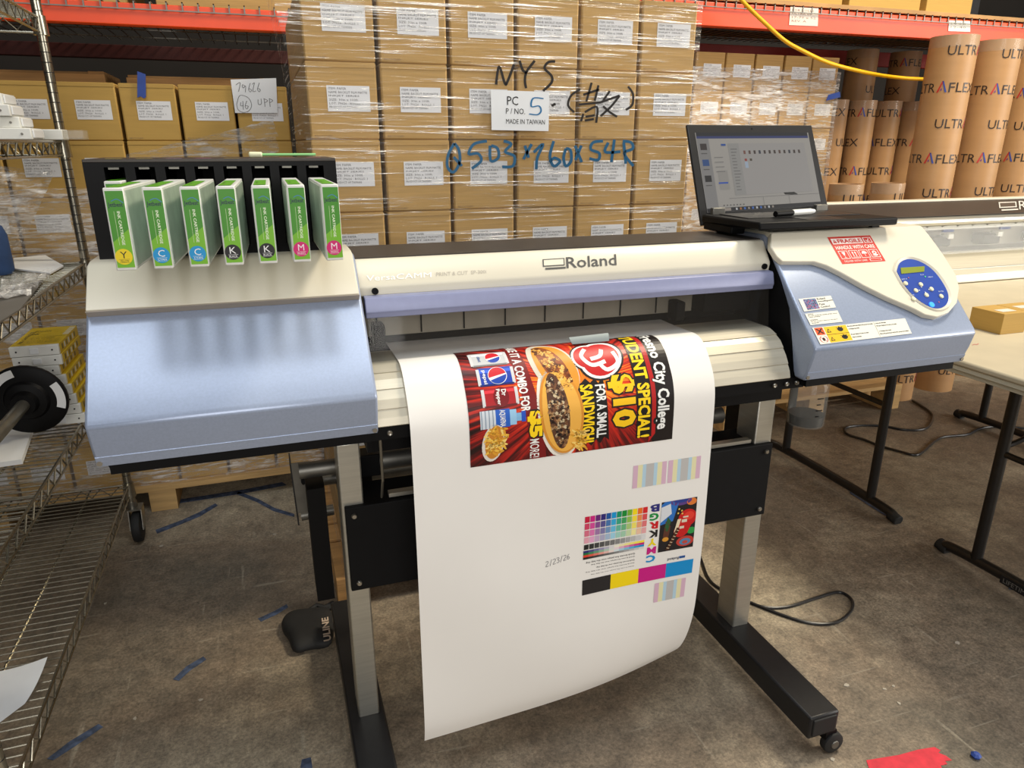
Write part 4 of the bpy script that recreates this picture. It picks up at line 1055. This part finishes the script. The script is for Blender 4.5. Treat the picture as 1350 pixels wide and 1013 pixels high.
for k, (x, w, z0, hgt, lab) in enumerate(((1.75,.5,1.897,.3,'brown carton on the upper rack deck beside the wrapped stack'),(2.3,.42,1.897,.36,'brown carton on the upper deck above the right carton stack'),(2.76,.44,1.897,.33,'brown carton on the upper deck directly above the short kraft tubes'),(3.24,.3,1.897,.3,'mustard carton on the upper deck above the tallest kraft tube'))):
    o = thing('carton', (x+w/2, 3.35, z0), lab, 'carton')
    MB().box(x, 3.10, z0, x+w, 3.66, z0+hgt).build('body', 'card_gold', o, .003)
    MB().box(x+.002, 3.355, z0+hgt, x+w-.002, 3.405, z0+hgt+.0008).build('packing_tape', 'board', o)
for k, (x, w, lab) in enumerate(((-1.55,.5,'carton on the rack deck above the wire shelving'), (-.95,.55,'carton on the rack deck above the blue tape strip'), (-.3,.5,'carton on the rack deck above the paper sign'))):
    o = thing('carton', (x+w/2, 3.4, 1.748), lab, 'carton')
    MB().box(x, 3.15, 1.749, x+w, 3.75, 2.05).build('body', 'card', o, .003)
    MB().box(x+.002, 3.43, 2.05, x+w-.002, 3.48, 2.0508).build('packing_tape', 'board', o)
for k, (x, w, h, lab) in enumerate(((-1.75,.42,1.53,'wooden crate in the dark behind the wire shelving'), (-1.2,.62,1.56,'wooden crate in the dark behind the mustard cartons'), (-.5,.6,1.55,'wooden crate in the dark behind the paper sign'))):
    o = thing('wooden_crate', (x+w/2, 3.85, 0), lab, 'crate')
    for j in range(5):
        z = h/5*j; MB().box(x, 3.6, z, x+w, 3.62, z+h/5-.012).build('slat', 'wood_y', o, .002)
    for xx in (x+.004, x+w-.064): MB().box(xx, 3.6205, 0, xx+.06, 3.66, h).build('post', 'wood_y', o, .002)
    MB().box(x+.005, 3.661, .0, x+w-.005, 4.02, h).build('body', 'wood_y', o)

# yellow cord hanging across the rack
cp_ = [(965,-14),(985,8),(1010,32),(1035,54),(1060,68),(1090,82),(1125,92),(1165,100),(1205,104),(1240,104),(1290,99),(1318,90),(1337,78),(1348,60)]
yy = [2.9]*4 + [2.92,2.93,2.94,2.95,2.96,2.97,2.98,3.0,3.02,3.03]
tag(MB().tube(catmull([Yp(a, b, y) for (a, b), y in zip(cp_, yy)], 5), .0085, 10).build('extension_cord', 'yellow_cord', None, 0, True), 'yellow extension cord hanging across the orange rack beam', 'extension cord')

# ================================================================== KRAFT TUBES
def tube_body(r, h, name='cardboard_tube'):
    o = thing(name, (0,0,0), 'x', 'tube')
    n = 36; b = MB()
    b.lathe([(r-.006,0),(r,0),(r,h),(r-.006,h),(r-.006,h-.02)], (0,0,0), 'z', n).build('tube_wall', 'kraft', o, 0, True)
    MB().lathe([(.0001,h-.014),(r-.006,h-.014),(r-.006,h-.010),(.0001,h-.010)], (0,0,0), 'z', n).build('end_plug', 'core', o)
    MB().lathe([(r+.0004,h-.05),(r+.0009,h-.05),(r+.0009,h-.001),(r+.0004,h-.001)], (0,0,0), 'z', n).build('clear_tape', 'clear', o, 0, True)
    it = []; sp = .155; cir = 2*PI*r; rows = int((h-.03)/sp)+1; k = .058
    reps = 1; per = cir
    for j in range(rows):
        z = h-.045-.040-sp*j
        if z < .02: break
        for q in range(reps):
            u = q*per + (-.16 if j % 2 else 0); c = (46,36,32)
            it.append((text('ULTR', u, z, u+.135, z+.040, bold=.0), c, 0))
            it.append((text('FLEX', u+.19, z, u+.325, z+.040, bold=.0), c, 0))
            it += [(poly((u+.142,z),(u+.150,z),(u+.166,z+.048),(u+.160,z+.048)), (190,50,50), 0), (poly((u+.166,z+.048),(u+.160,z+.048),(u+.176,z),(u+.184,z)), (60,80,160), 0), (poly((u+.155,z+.008),(u+.164,z+.008),(u+.162,z+.02)), (120,60,130), 0)]
    decal('brand_lettering', it, lambda u, v, h_: Vector(((r+h_)*math.cos(u/r), (r+h_)*math.sin(u/r), v)), o, h=.0012, maxlen=.03, label='dark repeated brand lettering')['kind'] = 'stuff'
    return o
def put_tube(proto, px, py, y, rz, label, group, z=0., tilt=(0,0)):
    o = proto if proto['label'] == 'x' else copy_tree(proto)
    q = Yp(px, py, y)
    o.location = (q.x, y, z); o.rotation_euler = (tilt[0], tilt[1], rz); o['label'] = label; o['group'] = group
    return o
G1 = 'tall kraft tubes beside the second printer'
T1 = tube_body(.100, 1.735)
put_tube(T1, 1241, 150, 2.74, -2.6, 'tall kraft tube nearest the short tubes and yellow cord', G1)
put_tube(T1, 1299, 150, 2.78, -2.25, 'tall kraft tube standing between the other two sunlit tall tubes', G1)
put_tube(T1, 1350, 150, 2.90, -2.8, 'tall kraft tube with its lettering above the second printer logo', G1)
for k_, lab in enumerate(('added out-of-view tall kraft tube leaning space beyond the lettered one, first past the logo', 'added out-of-view tall kraft tube second past the second printer logo', 'added out-of-view tall kraft tube third past the second printer logo')):  # extra tubes added out of view to shade the rows behind
    q = copy_tree(T1); q.location = (4.16+.25*k_, 2.9, 0); q.rotation_euler = (0, 0, 1.3*k_); q['label'] = lab.replace('leaning space beyond the lettered one, ', ''); q['group'] = G1
T1b = tube_body(.058, 1.70)
put_tube(T1b, 1327, 150, 3.24, 1., 'slim tall kraft tube squeezed behind the sunlit tubes', G1)
G2 = 'shaded kraft tubes under the rack'
T2 = tube_body(.088, 1.80)
for k, (px, lab) in enumerate(((1135,'dark shaded tall tube in the rear row beside the shiny wrapped cartons'), (1192,'dark shaded tall tube in the rear row behind the sunlit tube'))): put_tube(T2, px, 90, 3.72, k*2., lab, G2)
T3 = tube_body(.072, 1.50)
for k, (px, lab) in enumerate(((1096,'shaded tube of the middle row touching the wrapped cartons'), (1133,'shaded middle row tube, second from the wrapped cartons'), (1166,'shaded middle row tube, third from the wrapped cartons'), (1199,'shaded middle row tube right behind the tallest sunlit tube'))): put_tube(T3, px, 170, 3.40, k*1.3+.4, lab, G2)
PRX = pallet(1.90, 2.57, 2.94, 2.98, .13, 'pale wooden pallet under the short kraft tubes')
T4 = tube_body(.075, .965)
G3 = 'short kraft tubes on the pale pallet'
put_tube(T4, 1064, 243, 2.86, 2., 'short kraft tube half hidden behind the laptop', G3, .13)
put_tube(T4, 1116, 243, 2.76, -2.4, 'short kraft tube standing next to the laptop edge', G3, .13)
put_tube(T4, 1171, 243, 2.78, -1.9, 'short kraft tube standing next to the tall sunlit tube', G3, .13)

# ================================================================== TABLES
def table(x0, x1, y0, y1, z, fx, label, near):
    o = thing('folding_table', ((x0+x1)/2, (y0+y1)/2, 0), label, 'table')
    tp = MB().box(x0, y0, z-.018, x1, y1, z).build('table_top', 'table_top', o, .006)
    for i, (a, b, c) in enumerate(((.004,-.030,-.018),(.010,-.042,-.030))):
        MB().box(x0+a, y0+a, z+b, x1-a, y1-a, z+c).build('edge_step', 'table_edge', o, .002)
    for xx in fx:
        fr = MB().tube(catmull([(xx, y0+.09, .006), (xx, y0+.11, .026), (xx, y0+.24, .034), (xx, (y0+y1)/2, .036), (xx, y1-.24, .034), (xx, y1-.11, .026), (xx, y1-.09, .006)], 4), .0165, 12).build('foot_bar', 'leg_dark', o, 0, True)
        for ys in (y0+.095, y1-.095): MB().tube([(xx, ys-.02, .012), (xx, ys+.02, .020)], .02, 10).build('foot_cap', 'rubber', fr, .003, True)
        for ys in (y0+.21, y1-.21): MB().tube([(xx, ys, .03), (xx, ys, z-.04)], .0165, 12).build('leg', 'leg_dark', o, 0, True)
        MB().tube([(xx, y0+.21, .40), (xx, y1-.21, .40)], .010, 8).build('cross_bar', 'leg_dark', o, 0, True)
        if xx < 2.5:
            MB().tube(catmull([(xx, y1-.21, .42), (xx+.06, y1-.22, .44), (xx+.16, y1-.26, .52), (xx+.34, y1-.3, z-.04)], 4), .008, 8).build('brace', 'leg_dark', o, 0, True)
        if near and xx < 2.5:
            MB().box(xx-.018, y0+.36, .018, xx-.0155, y0+.46, .044).build('name_plate', 'satin_black', fr)
            decal('plate_lettering', [(text('LIFETIME', 0, 0, .08, .014), (120,116,112), 0)], frame((xx-.0182, y0+.45, .024), (0,-1,0), (0,0,1)), fr)
    return o
table(1.665, 3.46, .81, 1.575, .74, (2.0, 3.12), 'cream plastic folding table holding two small cartons', True)
table(1.665, 3.46, 1.585, 2.47, .74, (2.0, 3.12), 'cream plastic folding table holding the second printer', False)
for k, (x0, x1, y0, y1, hh, lab) in enumerate(((2.005,2.10,1.455,1.56,.062,'small kraft carton on the table, right beside the printer'), (2.104,2.215,1.475,1.56,.062,'small kraft carton on the table, further along the table'))):
    o = thing('small_carton', ((x0+x1)/2, (y0+y1)/2, .74), lab, 'carton', 'small cartons on the table')
    MB().box(x0, y0, .7402, x1, y1, .74+hh).build('body', 'card_gold', o, .001)
    decal('carton_label', [(rect(x0+.02, y0+.02, x0+.075, y0+.05), (220,216,206), 0)], lambda u, v, h: Vector((u, v, .74+hh+h)), o)
decal_ = decal('scribble', [(strokes([[(0,0),(.4,.6),(.7,.2),(1,1)]], .12), (206,60,90), 0)], lambda u, v, h: Zp(1282+u*8, 455-v*2, .7404+h), None)
decal_['label'] = 'tiny pink pen mark on the table top edge'; decal_['category'] = 'mark'

# ================================================================== SECOND PRINTER
P2 = thing('cutting_plotter', (2.75, 2.2, .742), 'silver wide format printer on the far folding table beside kraft tubes', 'printer')
A, B = 1.98, 3.75
MB().prism([(2.10,.742),(2.46,.742),(2.46,.80),(2.115,.80),(2.10,.775)], A, B).build('base_bar', 'alu', P2, .003)
MB().prism([(2.095,.776),(2.118,.802),(2.17,.832),(2.24,.846),(2.24,.80),(2.11,.776)], A, B).build('front_apron', 'alu_apron', P2, .002)
MB().box(A, 2.24, .80, B, 2.44, .848).build('platen', 'dull_steel', P2)
MB().box(A, 2.34, .848, B, 2.44, .96).build('rear_wall', 'interior', P2)
rl = MB().box(A, 2.325, .925, B, 2.34, .955).build('rivet_rail', 'alu', P2)
for k in range(20): MB().lathe([(.0001,-.003),(.0045,-.002),(.0045,.001),(.0001,.001)], (A+.06+.085*k, 2.325, .941), 'y', 8).build('rivet', 'black', rl)
for x in (2.45, 2.72, 3.05): MB().box(x, 2.318, .915, x+.06, 2.325, .926).build('blue_marker', 'blue_tape', rl)
for x in (2.62, 2.9, 3.2):
    pr = MB().box(x, 2.27, .862, x+.10, 2.33, .905).build('pinch_roller', 'black', P2, .006)
    MB().box(x+.07, 2.262, .895, x+.10, 2.30, .915).build('lever', 'plastic_white', pr, .002)
MB().prism([(2.20,.972),(2.205,.960),(2.23,.955),(2.46,.955),(2.46,1.035),(2.40,1.035),(2.23,.995),(2.205,.985)], A, B).build('top_beam', 'alu', P2, .004)
MB().prism([(2.222,.9955),(2.395,1.0365),(2.395,1.0375),(2.222,.9965)], A, B).build('beam_top_panel', 'dark_top', P2)
MB().prism([(2.396,1.036),(2.46,1.036),(2.46,1.043),(2.396,1.043)], A, B).build('rear_edge', 'beige', P2, .002)
MB().box(A-.03, 2.15, .742, A, 2.46, 1.02).build('end_cover', 'alu', P2, .01)
MB().prism([(2.225,.957),(2.2285,.957),(2.18,.848),(2.1765,.848)], A+.02, B-.02).build('window', 'clear', P2)
bq = [onp(a, b, (0,2.30,1.0145), (0,-.23,.97)) for a, b in ((1318,279),(1392,275),(1392,263),(1316,266))]
decal('brand_lettering', [(text('Roland', .34, .05, 1, .95), (206,204,200), 0), (poly((0,.3),(.3,.3),(.3,.9),(0,.9)), (206,204,200), 0), (poly((.02,.4),(.28,.4),(.28,.8),(.02,.8)), (70,64,60), 1), (poly((.03,.02),(.32,.02),(.32,.15),(.03,.15)), (206,204,200), 0)], quad(*bq), P2, h=.002)
MB().lathe([(.0001,-.004),(.006,-.003),(.006,.001),(.0001,.001)], (2.52, 2.10, .757), 'y', 10).build('screw', 'screw', P2)

# ================================================================== WIRE SHELVING
SX1, SX0, SY0, SY1 = -.525, -1.08, 1.16, 2.42
WS = thing('wire_shelving', (-.8, 1.8, 0), 'chrome wire shelving unit on casters beside the printer', 'shelving')
for x, y in ((SX1,SY1),(SX0,SY1),(SX0,SY0),(SX1,SY0)):
    p = MB().tube([(x,y,.13),(x,y,1.95)], .0128, 14).build('post', 'chrome', WS, 0, True)
    g = MB()
    for k in range(70): g.lathe([(.0129,0),(.0134,.0006),(.0134,.0016),(.0129,.0022)], (x, y, .16+.0254*k), 'z', 12)
    g.build('post_groove', 'satin_black', p)['kind'] = 'stuff'
    ca = MB().lathe([(.0001,-.015),(.04,-.015),(.05,-.012),(.0525,-.006),(.0525,.006),(.05,.012),(.04,.015),(.0001,.015)], (x+.01, y-.02, .053), 'x', 22).build('caster_wheel', 'rubber', WS, 0, True)
    MB().lathe([(.0001,-.019),(.014,-.019),(.014,.019),(.0001,.019)], (x+.01, y-.02, .053), 'x', 14).build('wheel_hub', 'dull_steel', ca)
    MB().slab([(x+.028,y-.045,.05),(x+.028,y+.005,.05),(x+.028,y+.02,.118),(x+.028,y-.03,.118)], (.003,0,0)).slab([(x-.011,y-.045,.05),(x-.011,y+.005,.05),(x-.011,y+.02,.118),(x-.011,y-.03,.118)], (.003,0,0)).box(x-.011,y-.03,.115,x+.031,y+.02,.12).build('caster_fork', 'steel', ca)
    MB().tube([(x,y,.118),(x,y,.14)], .016, 14).build('caster_stem', 'steel', ca, 0, True)
SHZ = (.200, .560, .935, 1.277, 1.592)
for z in SHZ:
    f = MB()
    def zig(a, b, n):
        a, b = Vector(a), Vector(b)
        pts = [a+(b-a)*(k/n) + Vector((0,0, -.004 if k % 2 else -.032)) for k in range(n+1)]
        f.tube([p for p in pts], .0022, 5)
        f.tube([a, b], .0036, 6); f.tube([a-Vector((0,0,.036)), b-Vector((0,0,.036))], .003, 6)
    zig((SX1,SY0,z),(SX1,SY1,z),44); zig((SX0,SY1,z),(SX1,SY1,z),20); zig((SX0,SY0,z),(SX0,SY1,z),44); zig((SX0,SY0,z),(SX1,SY0,z),20)
    sh = f.build('shelf_truss', 'chrome', WS, 0, True)
    w = MB(); n = 50
    for k in range(1, n):
        y = SY0+(SY1-SY0)*k/n; w.tube([(SX0,y,z),(SX1,y,z)], .0019, 5)
    for k in range(1, 5):
        x = SX0+(SX1-SX0)*k/5; w.tube([(x,SY0,z-.004),(x,SY1,z-.004)], .0028, 5)
    w.build('wire_deck', 'chrome', sh)['kind'] = 'stuff'
    for x, y in ((SX1,SY1),(SX0,SY1),(SX0,SY0),(SX1,SY0)): MB().lathe([(.0134,-.042),(.0195,-.042),(.017,.006),(.0134,.006)], (x,y,z), 'z', 14).build('collar', 'chrome', sh, 0, True)

# flat white cartridges on the eye-level shelf
z = SHZ[3]+.0045
for k, (px0, px1, py, y, lab) in enumerate(((-40,40,0,2.16,'bottom white cartridge of the pile on the wire shelf'), (-50,28,0,2.18,'second white cartridge up in the pile on the wire shelf'), (-60,18,0,2.16,'third white cartridge up in the pile on the wire shelf'), (-70,11,0,2.19,'top white cartridge of the pile on the wire shelf'))):
    x1 = Yp(px1, 170, y).x; zz = z+.0272*k
    o = thing('white_cartridge', (x1-.12, y+.05, zz), lab, 'cartridge', 'white cartridges on the wire shelf')
    MB().box(x1-.24, y, zz, x1, y+.11, zz+.0268).build('body', 'plastic_white', o, .002)
    MB().box(x1+.0002, y+.01, zz+.004, x1+.004, y+.10, zz+.023).build('end_cap', 'label_white', o, .001)
    MB().lathe([(.0001,-.0015),(.003,-.0015),(.003,.001),(.0001,.001)], (x1-.02, y, zz+.013), 'y', 8).build('port', 'dull_steel', o)
xa, xb = Yp(30, 172, 2.36).x, Yp(112, 172, 2.36).x
o = thing('white_cartridge', ((xa+xb)/2, 2.36, z), 'long white cartridge lying across the shelf corner', 'cartridge')
MB().box(xa, 2.33, z, xb-.05, 2.395, z+.027).build('body', 'plastic_white', o, .002)
MB().box(xb-.0498, 2.332, z+.001, xb, 2.393, z+.026).build('clear_end', 'clear', o, .002)
# yellow cartons pile
z = SHZ[1]+.0045
yb = [(Zp(25,462,.79), 0)]
q = Zp(47, 456, SHZ[1]+.2245); bx, by = q.x, q.y+.012
for k in range(8):
    t = .0275; zz = z+t*k
    dx = (.022,.016,.010,.004,-.004,-.014,-.004,-.006)[k]; 
    o = thing('yellow_carton', (bx+dx, by, zz), f'{ORDN[7-k]} flat yellow ink carton from the top of its pile', 'carton', 'yellow ink cartons in a pile')
    MB().box(bx-.055+dx, by-.0, zz+.0002, bx+.055+dx, by+.20, zz+t-.0005).build('sleeve', 'yellow_box', o, .001)
    en = MB().box(bx-.055+dx, by-.012, zz+.0004, bx+.055+dx, by-.0002, zz+t-.0007).build('white_end', 'plastic_white', o, .0015)
    for q in (-.04, .04): MB().lathe([(.0001,-.001),(.0022,-.001),(.0022,.001),(.0001,.001)], (bx+q+dx, by-.012, zz+.014), 'y', 8).build('pin_hole', 'black', en)
    MB().box(bx-.010+dx, by-.0145, zz+.006, bx+.010+dx, by-.0122, zz+.021).build('latch', 'label_white', en, .001)
    fnx = lambda u, v, h, X=bx+.055+dx: Vector((X+h, u, v))
    decal('side_print', [(rect(by+.02+.022*j, zz+.006, by+.032+.022*j, zz+.02), (232,232,220) if j % 2 else (110,96,30), 0) for j in range(7)], fnx, o, h=.0004)['kind'] = 'stuff'
    if k == 7:
        fz = lambda u, v, h: Vector((u, v, z+t*8-.0005+h))
        it = [(textlines(['ECO-SOL', 'INK'], bx-.04, by+.10, bx+.0, by+.16), (40,40,30), 0), (textlines(['Keep in a cool dark place', 'Do not disassemble', 'Shake gently before use', 'Lot and date on the end', 'Protect from direct sun'], bx-.03, by+.015, bx+.045, by+.09), (70,64,30), 0), (text('INK CARTRIDGE', bx-.05, by+.02, bx-.04, by+.15, 90), (50,48,30), 0)]
        for j in range(6): it.append((rect(bx+.035, by+.1+.015*j, bx+.05, by+.108+.015*j), (232,230,214), 0))
        decal('top_print', it, fz, o, h=.0005)['kind'] = 'stuff'
# black roll flange on its shaft
fcn = Vector((-.60, 1.93, .676)); fd = (Yp(-60, 640, 1.5) - fcn).normalized()
FL = thing('roll_flange', (fcn.x, fcn.y, z), 'round black media flange with steel shaft on the wire shelf', 'flange')
ax = fd.cross(Vector((0,0,1))).normalized(); az = ax.cross(fd)
def ringd(r, d, n=36): return [fcn + ax*r*math.cos(2*PI*k/n) + az*r*math.sin(2*PI*k/n) + fd*d for k in range(n)]
def rev(prof, name, m, par, n=36):
    vs = [q for r, d in prof for q in ringd(max(r, 1e-4), d, n)]; k = len(prof)
    return MB().add(vs, [(i*n+j, i*n+(j+1)%n, (i+1)*n+(j+1)%n, (i+1)*n+j) for i in range(k-1) for j in range(n)] + [tuple(range(n)), tuple(range((k-1)*n, k*n))]).build(name, m, par, 0, True)
fl = rev([(0,-.012),(.085,-.012),(.088,-.008),(.088,0),(.084,.003),(.05,.004),(.045,.012),(.03,.016),(.026,.035),(.0,.035)], 'flange_disc', 'black', FL)
for t0, t1 in ((.5,1.35),(2.6,3.5)):
    pts = [fcn + (ax*math.cos(t)+az*math.sin(t))*rr + fd*.0036 for rr, tt in ((.083, 1), (.064, -1)) for t in [(t0+(t1-t0)*k/10) if tt > 0 else (t1-(t1-t0)*k/10) for k in range(11)]]
    MB().slab(pts, fd*.0008).build('arc_window', 'label_white', fl)
MB().tube([fcn+fd*.03, fcn+fd*.62], .0145, 14).build('shaft', 'steel', FL, 0, True)
# papers and sheets on the shelves
def sheet_on(name, px, z, label, m, th=.0008, cat='paper'):
    return tag(MB().slab([Zp(a, b, z+.0045) for a, b in px], (0,0,th)).build(name, m, None), label, cat)
sheet_on('paper_stack', ((-60,545),(18,528),(48,560),(30,612),(-60,625)), SHZ[1], 'white printed paper stack under the black flange', 'label_white', .012)
sheet_on('paper_scrap', ((92,528),(113,530),(99,541)), SHZ[1], 'white paper corner sticking out beside the black flange', 'label_white')
sheet_on('grey_board', ((-70,404),(57,370.5),(27,409),(-70,470)), SHZ[2], 'dull grey board lying on the wire shelf corner', 'sheet_grey', .003, 'board')
pp = [Zp(a, b, SHZ[0]+.0045) for a, b in ((-40,893),(67,883),(33,930),(0,968),(-40,985))]
nU = 8; q4 = (pp[4], pp[2], pp[1], pp[0]); f = quad(*q4); vs = []; fs = []
for j in range(nU+1):
    for i in range(nU+1):
        u, v = i/nU, j/nU; q = f(u, v, 0); vs.append(q + Vector((0,0,.003+.03*u*u*(v**2))))
for j in range(nU):
    for i in range(nU): a = j*(nU+1)+i; fs.append((a, a+1, a+nU+2, a+nU+1))
tag(MB().add(vs, fs).build('curled_paper', 'label_white', None, 0, True), 'curled white sheet of paper on the bottom wire shelf', 'paper')
# wrapped papers, film and a blue jug on the middle shelf
sheet_on('folded_leaflet', ((18,342),(60,338),(84,352),(66,362),(20,356)), SHZ[2], 'folded leaflet under clear film on the wire shelf', 'label_white', .004)
crumple('film_bundle', [Zp(-30,398,SHZ[2]+.02), Zp(40,382,SHZ[2]+.02), Zp(70,358,SHZ[2]+.02), Zp(20,362,SHZ[2]+.03)], 16, 16, .007, 'film_bright', 'crumpled clear film bundle on the wire shelf beside the grey board', 9)
crumple('film_bundle', [Yp(-20,335,2.52), Yp(25,330,2.52), Yp(72,228,2.52), Yp(-20,216,2.52)], 20, 26, .006, 'film_bright', 'crumpled clear film hanging over cartons behind the wire shelf', 11)
q = Yp(-14, 338, 2.25); 
JG = thing('blue_jug', (q.x, 2.25, SHZ[2]+.0045), 'blue plastic jug at the edge of the wire shelf', 'jug')
MB().lathe([(.0001,0),(.045,0),(.05,.01),(.05,.1),(.042,.125),(.02,.14),(.02,.15),(.0001,.15)], (q.x, 2.25, SHZ[2]+.0045), 'z', 20).build('body', 'blue_cloth', JG, 0, True)
MB().lathe([(.0001,.15),(.022,.15),(.022,.168),(.0001,.168)], (q.x, 2.25, SHZ[2]+.0045), 'z', 16).build('cap', 'black', JG, 0, True)

# ================================================================== ON THE FLOOR
def cord(name, px, r, label, m='cable', z=None):
    pts = [Zp(a, b, r) for a, b in px]
    return tag(MB().tube(catmull(pts, 8), r, 8).build(name, m, None, 0, True), label, 'cable')
cord('power_cable', ((915,705),(925,740),(940,770),(985,793),(1010,801),(1040,800),(1075,789),(1105,781),(1122,790),(1123,803),(1110,817),(1090,823),(1060,820),(1025,809),(990,795)), .0045, 'black power cable looped on the floor beside the stand foot')
cord('power_cable', ((1203,528),(1226,543),(1229,553),(1220,565),(1195,567),(1165,562),(1140,561),(1118,563),(1113,568),(1120,574),(1140,580),(1160,588),(1185,595),(1205,600),(1216,596),(1232,582),(1245,576),(1275,573),(1290,566),(1305,563),(1330,563),(1350,565)), .0055, 'black power cable winding across the floor behind the table leg')
# black glove
GLB = [Zp(a, b, 0) for a, b in ((440,866),(440,822))]
GV = thing('work_glove', (-.01, 1.68, 0), 'black fabric glove with pale ULINE lettering on the floor', 'glove')
ga, gb = Vector((.045, 1.62, 0)), Vector((.04, 1.76, 0))
b = bmesh.new()
prof_g = [Vector((p.x, p.y)) for p in [Zp(a, b_, .0) for a, b_ in ((443,864),(415,858),(395,868),(384,864),(382,848),(374,842),(370,830),(377,818),(392,812),(420,811),(443,806))]]
cx_, cy_ = sum(p.x for p in prof_g)/11, sum(p.y for p in prof_g)/11
n = len(prof_g); vs = []; fs = []
lev = ((.92,.0005),(1.0,.012),(.98,.026),(.8,.036),(.45,.041))
for s_, z_ in lev: vs += [(cx_+(p.x-cx_)*s_, cy_+(p.y-cy_)*s_, z_) for p in prof_g]
for i in range(len(lev)-1):
    for j in range(n): fs.append((i*n+j, i*n+(j+1)%n, (i+1)*n+(j+1)%n, (i+1)*n+j))
fs += [tuple(range(n)), tuple(range((len(lev)-1)*n, len(lev)*n))]
gl = MB().add(vs, fs).build('glove_body', 'rubber', GV, 0, True)
md = gl.modifiers.new('s', 'SUBSURF'); md.levels = 2; md.render_levels = 2
MB().tube([Zp(a, c, .012) for a, c in ((410,806),(418,800),(428,803),(440,797))], .011, 8).build('cuff_strap', 'rubber', GV, 0, True)
lq = [Zp(a, c, .039) for a, c in ((437,846),(433,815),(424,817),(427,848))]
decal('glove_lettering', [(text('ULINE', 0, 0, 1, 1, bold=.03), (196,176,156), 0)], quad(*lq), GV, h=.004)
b.free()
# tape strips and scraps
def strip(px, label, m='blue_tape_worn', name='floor_tape'):
    tag(MB().slab([Zp(a, b_, .0004) for a, b_ in px], (0,0,.0006)).build(name, m, None), label, 'tape')
strip(((203,664),(262,655),(320,646),(372,636),(378,640),(320,651),(262,660),(206,668)), 'long blue floor tape strip in front of the mustard carton pallet')
strip(((205,699),(240,686),(262,676),(284,664),(287,667),(264,681),(240,691),(207,704)), 'short blue floor tape strip beside the shelving caster')
strip(((314,648),(340,658),(362,670),(388,678),(388,682),(360,674),(338,662),(312,652)), 'blue floor tape strip slanting towards the grey roll bracket')
strip(((228,896),(246,879),(268,866),(272,870),(250,885),(236,898)), 'worn blue tape fragment on the open floor beside the shelving')
strip(((62,1001),(92,978),(130,955),(136,959),(98,985),(70,1003)), 'worn blue tape fragment on the floor under the shelving edge')
strip(((340,816),(362,806),(378,797),(380,801),(364,811),(344,820)), 'faint blue tape fragment on the floor beside the black glove')
strip(((398,1002),(410,999),(412,1013),(396,1013)), 'small blue tape scrap on the floor beside the left stand foot')
strip(((1122,646),(1140,654),(1165,672),(1190,687),(1186,690),(1160,676),(1135,660),(1120,650)), 'faded blue tape line on the floor by the table foot')
strip(((1328,768),(1350,775),(1350,782),(1330,777)), 'faded blue tape scrap under the table foot bar')
red = [(1142,1003),(1160,1000),(1185,996),(1210,989),(1232,985.5),(1240,990),(1237,993),(1247,997),(1255,1003),(1246,1004),(1249,1008),(1240,1010),(1243,1016),(1230,1020),(1190,1024),(1150,1026)]
strip(red, 'torn red tape patch on the floor in front of the stand', 'red_tape')
rn = random.Random(12)
FLK = ['white paper fleck on the open floor beyond the black glove'.replace('beyond', 'in front of'), 'white fleck on the floor just off the bottom wire shelf edge', 'white fleck on the floor beside the lower wire shelf corner', 'white fleck on the floor in front of the shelving caster',
       'white fleck on the floor near the grey roll bracket', 'white fleck, largest of the cluster in front of the looped cable', 'white fleck, middle of the cluster in front of the looped cable', 'white fleck in the cluster, next to the stand foot side',
       'white fleck close beside the right stand foot beam', 'white fleck on the floor before the lettered table foot', 'white fleck touching the floor beside the stand caster', 'white fleck on the floor between caster and red tape', 'white fleck on the floor beside the winding cable']
for k, (a, b_) in enumerate(((265,923),(178,948),(139,796),(213,720),(362,705),(1185,928),(1178,905),(1166,909),(1116,904),(1262,848),(1075,940),(1098,1002),(1271,566))):
    q = Zp(a, b_, 0); r = .003+.004*rn.random()
    tag(MB().slab([q+Vector((r*math.cos(t)*(.6+rn.random()*.8), r*math.sin(t)*(.6+rn.random()*.8), .0002)) for t in [2*PI*j/6 for j in range(6)]], (0,0,.0015)).build('paper_fleck', 'fleck', None), FLK[k], 'scrap', 'paper flecks on the floor')
q = Zp(1286, 999, 0)
tag(MB().lathe([(.002,0),(.009,.002),(.011,.007),(.006,.012),(.001,.013)], (q.x,q.y,0), 'z', 7).build('crumpled_scrap', 'blue_tape', None), 'crumpled blue tape ball on the floor beside the red tape', 'scrap')
